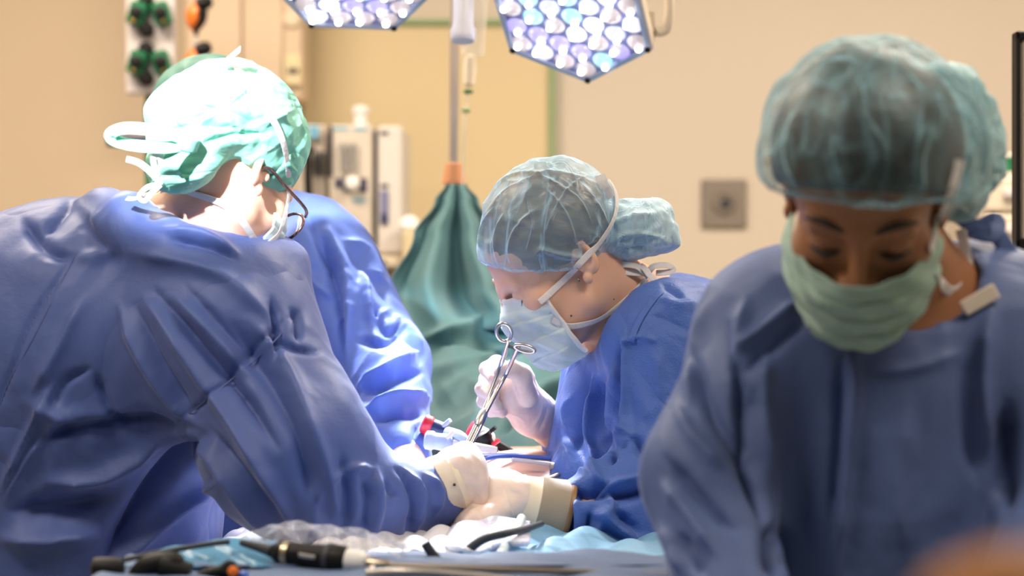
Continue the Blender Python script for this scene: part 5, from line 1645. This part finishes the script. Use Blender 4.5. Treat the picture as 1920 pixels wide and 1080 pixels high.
for s, pts in ((-1, [V(1395, 1180, 1.76), V(1425, 1230, 1.70)]), (1, [V(1930, 1180, 1.76), V(1890, 1230, 1.70)])):
    a, b = pts; d = (b - a).normalized()
    gp = [cone(a, b, .026, .028, .02), ell(b + d * .03, (.034, .038, .018), k=.02)]
    for k in range(4):
        o_ = Vector((.018 * (k - 1.5), 0, 0)); q = b + d * .055 + o_
        gp += chain([q, q + Vector((-s * .005, -.03, -.012)), q + Vector((-s * .008, -.045, -.030))], [.0105, .0095, .008], .005)
    q = b + d * .02
    gp += chain([q, q + Vector((-s * .035, -.02, -.005)), q + Vector((-s * .045, -.045, -.015))], [.013, .0115, .009], .008)
    v, f = sculpt(gp, .003)
    mesh_obj('glove', v, f, M_glove, P4)

# ------------------------------------------------------------------ instruments and small things
# forceps held by the nurse
fc = empty('forceps', V(903, 782, 2.52), 'long steel ring-handled forceps held upright between the nurse and the surgeon', 'forceps')
def ringpts(cx, cy, rx, ry, Y, n=20, tilt=0):
    return [V(cx + rx * math.cos(a) * math.cos(tilt) - ry * math.sin(a) * math.sin(tilt), cy + rx * math.cos(a) * math.sin(tilt) + ry * math.sin(a) * math.cos(tilt), Y + .004 * math.sin(a)) for a in np.linspace(0, 2 * math.pi, n)]
mb = MB()
mb.tube(ringpts(945, 623, 14, 17, 2.500, tilt=-.3), .0023, 10, 3)
mb.tube([V(954, 638, 2.502), V(949, 655, 2.515), V(940, 682, 2.54), V(920, 736, 2.535), V(906, 772, 2.52), V(893, 805, 2.505)], .0030, 10, 6)
mb.build('handle', M_steel, fc, True)
mb = MB()
mb.tube(ringpts(984, 653, 19, 6, 2.490, tilt=.25), .0023, 10, 3)
mb.tube([V(973, 648, 2.492), V(966, 664, 2.505), V(950, 698, 2.54), V(930, 736, 2.53), V(912, 770, 2.518), V(897, 800, 2.505)], .0030, 10, 6)
mb.build('handle', M_steel, fc, True)
mb = MB().lathe(V(906, 776, 2.517), V(880, 830, 2.49) - V(906, 776, 2.517), [(-.006, .004), (0, .0062), (.014, .0066), (.020, .005)], 14)
mb.build('box_joint', M_steel, fc, True)
for dx in (-4, 5):
    MB().tube([V(900 + dx, 790, 2.51), V(886 + dx, 818, 2.495), V(872 + dx, 846, 2.48), V(866 + dx, 858, 2.475)], .0032, 10, 5, taper=lambda t: 1 - .35 * t).build('jaw', M_steel, fc, True)
MB().box(V(962, 652, 2.503), (.014, .003, .004), Matrix.Rotation(.35, 3, 'Y')).build('ratchet', M_steel, fc)

# trocar ports beyond the hands
def trocar(px, py, Y, axis, cols, label, s=1.0):
    t = empty('trocar', V(px, py, Y), label, 'trocar')
    c = V(px, py, Y); a = Vector(axis).normalized()
    MB().lathe(c - a * .012, a, [(-.006, .010 * s), (-.004, .013 * s), (.004, .0135 * s), (.008, .011 * s)], 22).build('cap', cols[0], t, True)
    MB().lathe(c, a, [(-.004, .0115 * s), (.010, .0125 * s), (.016, .0105 * s), (.020, .006 * s)], 22).build('housing', cols[1], t, True)
    MB().lathe(c + a * .018, a, [(0, .0062 * s), (.03, .006 * s), (.055, .005 * s), (.06, .004 * s)], 18).build('sleeve', cols[2], t, True)
    MB().tube([c + a * .006 + Vector((.006, -.008, .006)), c + a * .01 + Vector((.012, -.014, .016))], .003, 10, 2).build('stopcock', cols[2], t, True)
    return t
trocar(815, 803, 2.66, (.8, -.05, -.35), (M_red, M_navy, M_lblue), 'small trocar with red cap and navy body, leftmost and highest of the ports')
trocar(822, 828, 2.60, (.75, -.1, -.1), (M_lblue, M_lblue, M_white), 'pale blue and white trocar in front, beside the gloved knuckles', .95)
trocar(901, 815, 2.70, (.75, .1, -.45), (M_red, M_white, M_black), 'trocar with red and white end right of the forceps')
trocar(912, 834, 2.66, (.45, .1, -.85), (M_black, M_black, M_red), 'black wide-collared port with a red stem right of the forceps', .95)
o = MB().tube([V(840, 812, 2.62), V(862, 818, 2.6), V(880, 832, 2.59)], .0075, 12, 5, taper=lambda t: 1.1 - .3 * t).build('connector_tube', M_lblue, None, True)
tag(o, 'pale blue connector tube between the red capped trocar and the forceps jaws', 'tube')
# cables across the patient
for k, (pts, m_, lb) in enumerate((
        ([(868, 852, 2.60), (930, 851, 2.64), (1000, 854, 2.66), (1060, 860, 2.66)], M_lblue, 'pale blue cable lying across the belly, topmost of the three'),
        ([(890, 866, 2.58), (930, 857, 2.60), (985, 856, 2.62), (1060, 862, 2.62)], M_bluep, 'bright blue cable curving across the belly of the patient'),
        ([(960, 862, 2.56), (1000, 866, 2.57), (1060, 874, 2.58)], M_lav, 'pale lavender cable nearest the camera on the belly'))):
    o = MB().tube([V(*p) for p in pts], .0028, 10, 8).build('cable', m_, None, True)
    tag(o, lb, 'cable')
o = MB().tube([V(1020, 902, 2.545), V(1040, 893, 2.55), V(1062, 884, 2.56)], .0030, 10, 5).build('steel_cannula', M_steel_d, None, True)
tag(o, 'thin grey steel cannula entering the belly beside the blue gown', 'cannula')
o = MB().lathe(V(1030, 873, 2.57), (1, .1, -.15), [(0, .001), (.001, .0045), (.012, .0048), (.013, .0036), (.03, .0034)], 16).build('steel_connector', M_steel_d, None, True)
tag(o, 'short dark steel connector poking out by the chest of the nurse', 'connector')

# endoscope camera head on the near table
Y0 = 1.98
en = empty('endoscope', V(620, 1048, Y0), 'black endoscope camera head with white coupler and long steel shaft on the near table', 'endoscope')
ax = (V(700, 1058, Y0 - .03) - V(520, 1036, Y0)).normalized()
a0 = V(512, 1034, Y0)
k = Y0 / FPX
MB().lathe(a0, ax, [(-3 * k, 6 * k), (0, 14 * k), (10 * k, 20 * k), (24 * k, 21.5 * k), (60 * k, 22 * k), (100 * k, 24 * k), (118 * k, 27 * k), (140 * k, 27 * k), (150 * k, 24 * k)], 36).build('camera_body', M_black, en, True)
MB().lathe(a0, ax, [(22 * k, 21 * k), (22 * k, 22.6 * k), (34 * k, 22.8 * k), (34 * k, 21 * k)], 36).build('metal_band', mat('warm steel', (.45, .38, .28), .35, 1), en, True)
MB().lathe(a0, ax, [(106 * k, 25 * k), (108 * k, 27.6 * k), (118 * k, 28.4 * k), (119 * k, 26 * k)], 36).build('grey_band', M_dark, en, True)
MB().lathe(a0, ax, [(148 * k, 20 * k), (149 * k, 23 * k), (178 * k, 21 * k), (186 * k, 16 * k), (190 * k, 8 * k)], 32).build('coupler', M_white, en, True)
MB().lathe(a0, ax, [(186 * k, 9 * k), (200 * k, 12 * k), (212 * k, 10 * k), (228 * k, 10 * k), (236 * k, 7 * k)], 24).build('light_post', mat('brass steel', (.42, .36, .28), .3, 1), en, True)
MB().lathe(a0 + ax * 205 * k, (-.25, -.6, -.35), [(0, 7 * k), (20 * k, 8 * k), (24 * k, 11 * k), (34 * k, 11 * k), (36 * k, 5 * k)], 20).build('side_port', M_steel_d, en, True)
sh0 = a0 + ax * 230 * k
MB().tube([sh0, V(1000, 1070, 1.93), V(1262, 1078, 1.93)], 6.2 * k, 16, 4).build('shaft', mat('shaft bronze steel', (.42, .36, .30), .3, 1), en, True)
MB().tube([a0 - ax * .001, V(485, 1026, Y0 + .01), V(452, 1017, Y0 + .02)], 11 * k, 14, 5, taper=lambda t: 1.1 - .55 * t).build('cable_boot', M_dark, en, True)
MB().tube([V(560, 1040, Y0 - .045), V(575, 1043, Y0 - .045), V(590, 1045, Y0 - .045)], 4 * k, 10, 3).build('button', M_steel_d, en, True)
# second grey tube at the bottom, short hooked tube
o = MB().tube([V(690, 1076, 1.90), V(760, 1072, 1.88), V(880, 1080, 1.88), V(980, 1092, 1.88)], .0040, 12, 8).build('hose', M_steel_d, None, True)
tag(o, 'grey flexible hose in front of the endoscope shaft at the bottom edge', 'hose')
o = MB().tube([V(822, 1052, 2.06), V(812, 1040, 2.06), V(803, 1028, 2.06), V(797, 1018, 2.06)], .0052, 12, 6).build('hook_tube', M_dark, None, True)
tag(o, 'short dark grey tube sticking up behind the endoscope shaft', 'tube')
# clear sterile sleeve bunched above the camera head
def film_fn(u, w):
    px = lerp(470, 760, u); base = prof(u, [(0, 1030), (.3, 1022), (.6, 1035), (1, 1040)]); top = prof(u, [(0, 1000), (.25, 982), (.6, 992), (.85, 1005), (1, 1025)])
    py = lerp(base, top, math.sin(math.pi * w) ** .8 if w < .5 else 1 - .25 * (w - .5))
    Y = 2.0 + .09 * w + .012 * math.sin(u * 22 + w * 4) + .008 * math.sin(u * 47)
    p = V(px, py, Y); p.z += .004 * math.sin(u * 31 + w * 9)
    return p
v, f = grid_mesh(film_fn, 130, 40)
def filmmat():
    m, nt, b, out = nodemat('clear sterile film')
    b.inputs['Base Color'].default_value = (.75, .78, .9, 1); b.inputs['Roughness'].default_value = .12
    tc = nt.nodes.new('ShaderNodeTexCoord')
    nz = nt.nodes.new('ShaderNodeTexNoise'); nz.inputs['Scale'].default_value = 22; nz.inputs['Detail'].default_value = 5; nz.inputs['Distortion'].default_value = 1.2
    nt.links.new(tc.outputs['Object'], nz.inputs['Vector'])
    bp = nt.nodes.new('ShaderNodeBump'); bp.inputs['Strength'].default_value = .9; bp.inputs['Distance'].default_value = .012
    nt.links.new(nz.outputs['Fac'], bp.inputs['Height']); nt.links.new(bp.outputs[0], b.inputs['Normal'])
    lw = nt.nodes.new('ShaderNodeLayerWeight'); lw.inputs[0].default_value = .4; nt.links.new(bp.outputs[0], lw.inputs['Normal'])
    nt.links.new(math_node(nt, 'ADD', .14, math_node(nt, 'MULTIPLY', lw.outputs['Facing'], .4), True), b.inputs['Alpha'])
    return m
M_film = filmmat()
o = mesh_obj('sterile_sleeve', v, f, M_film)
tag(o, 'crumpled clear plastic sleeve bunched over the black endoscope camera head', 'plastic sleeve')
def film2_fn(u, w):
    px = lerp(235, 520, u); py = lerp(1062, prof(u, [(0, 1050), (.35, 1022), (.7, 1008), (1, 1012)]), w)
    return V(px, py, 1.96 + .10 * w + .006 * math.sin(u * 26 + w * 8))
v, f = grid_mesh(film2_fn, 100, 30)
o = mesh_obj('sterile_sleeve', v, f, cloth('blue film wrap', (.12, .36, .60), rough=.3, crease=.6, scale=18, transl=.3))
tag(o, 'light blue crumpled wrap behind the black instruments at the bottom left', 'plastic wrap')

# black hand instruments at the bottom left
t = empty('surgical_instrument', V(205, 1068, 1.93), 'black rounded instrument handle at the far left of the near table', 'instrument')
MB().lathe(V(172, 1066, 1.93), (1, 0, -.03), [(-.001, .004), (.002, .0105), (.008, .0115), (.024, .0115), (.030, .010), (.032, .004)], 22).build('grip', M_black, t, True)
MB().tube([V(232, 1050, 1.95), V(300, 1036, 1.97), (V(380, 1022, 1.99)), V(430, 1016, 2.0)], .0028, 10, 6).build('lead', M_dark, t, True)
t = empty('surgical_instrument', V(320, 1068, 1.93), 'black scissor-shaped instrument handle with humped trigger at the bottom left', 'instrument')
MB().tube([V(250, 1082, 1.93), V(275, 1062, 1.93), V(310, 1054, 1.93), V(335, 1050, 1.93)], .009, 14, 6, taper=lambda q: .8 + .4 * math.sin(math.pi * q)).build('grip', M_black, t, True)
MB().tube([V(300, 1062, 1.92), V(330, 1068, 1.92), V(356, 1076, 1.92)], .0105, 14, 6).build('trigger', M_black, t, True)
MB().lathe(V(330, 1052, 1.92), (.3, -.8, .5), [(-.006, .006), (.004, .0075), (.006, .004), (.0065, .0005)], 16).build('pivot_knob', M_black, t, True)
t = empty('surgical_instrument', V(430, 1070, 1.93), 'black instrument with a small orange knob at the bottom left', 'instrument')
MB().tube([V(375, 1084, 1.93), V(400, 1074, 1.93), V(430, 1070, 1.93), V(452, 1074, 1.93)], .0065, 14, 6).build('grip', M_black, t, True)
MB().lathe(V(430, 1064, 1.925), (.2, -.6, 1), [(-.004, .008), (.0, .009), (.004, .006), (.007, .003)], 16).build('black_knob', M_black, t, True)
MB().lathe(V(437, 1071, 1.915), (.1, -1, .2), [(-.003, .0052), (.003, .0052), (.0045, .002)], 14).build('orange_knob', M_orange, t, True)
MB().lathe(V(456, 1078, 1.92), (1, -.3, 0), [(-.003, .004), (.004, .0042), (.005, .001)], 14).build('blue_tip', M_bluep, t, True)

# orange container close to the lens at the lower right corner
Yo = .62
t = empty('orange_container', V(1890, 1120, Yo), 'very blurred rounded orange container at the lower right corner', 'container')
k = Yo / FPX
MB().lathe(V(1900, 1330, Yo), (0.0, 0, 1), [(0, 150 * k), (20 * k, 165 * k), (190 * k, 165 * k), (210 * k, 168 * k)], 40).build('base', mat('container amber', (.25, .08, .01), .6), t, True)
MB().lathe(V(1900, 1120, Yo), (0.0, 0, 1), [(0, 178 * k), (14 * k, 180 * k), (40 * k, 158 * k), (66 * k, 120 * k), (90 * k, 60 * k), (98 * k, 2 * k)], 40).build('lid', mat('container orange', (.28, .10, .010), .7), t, True)
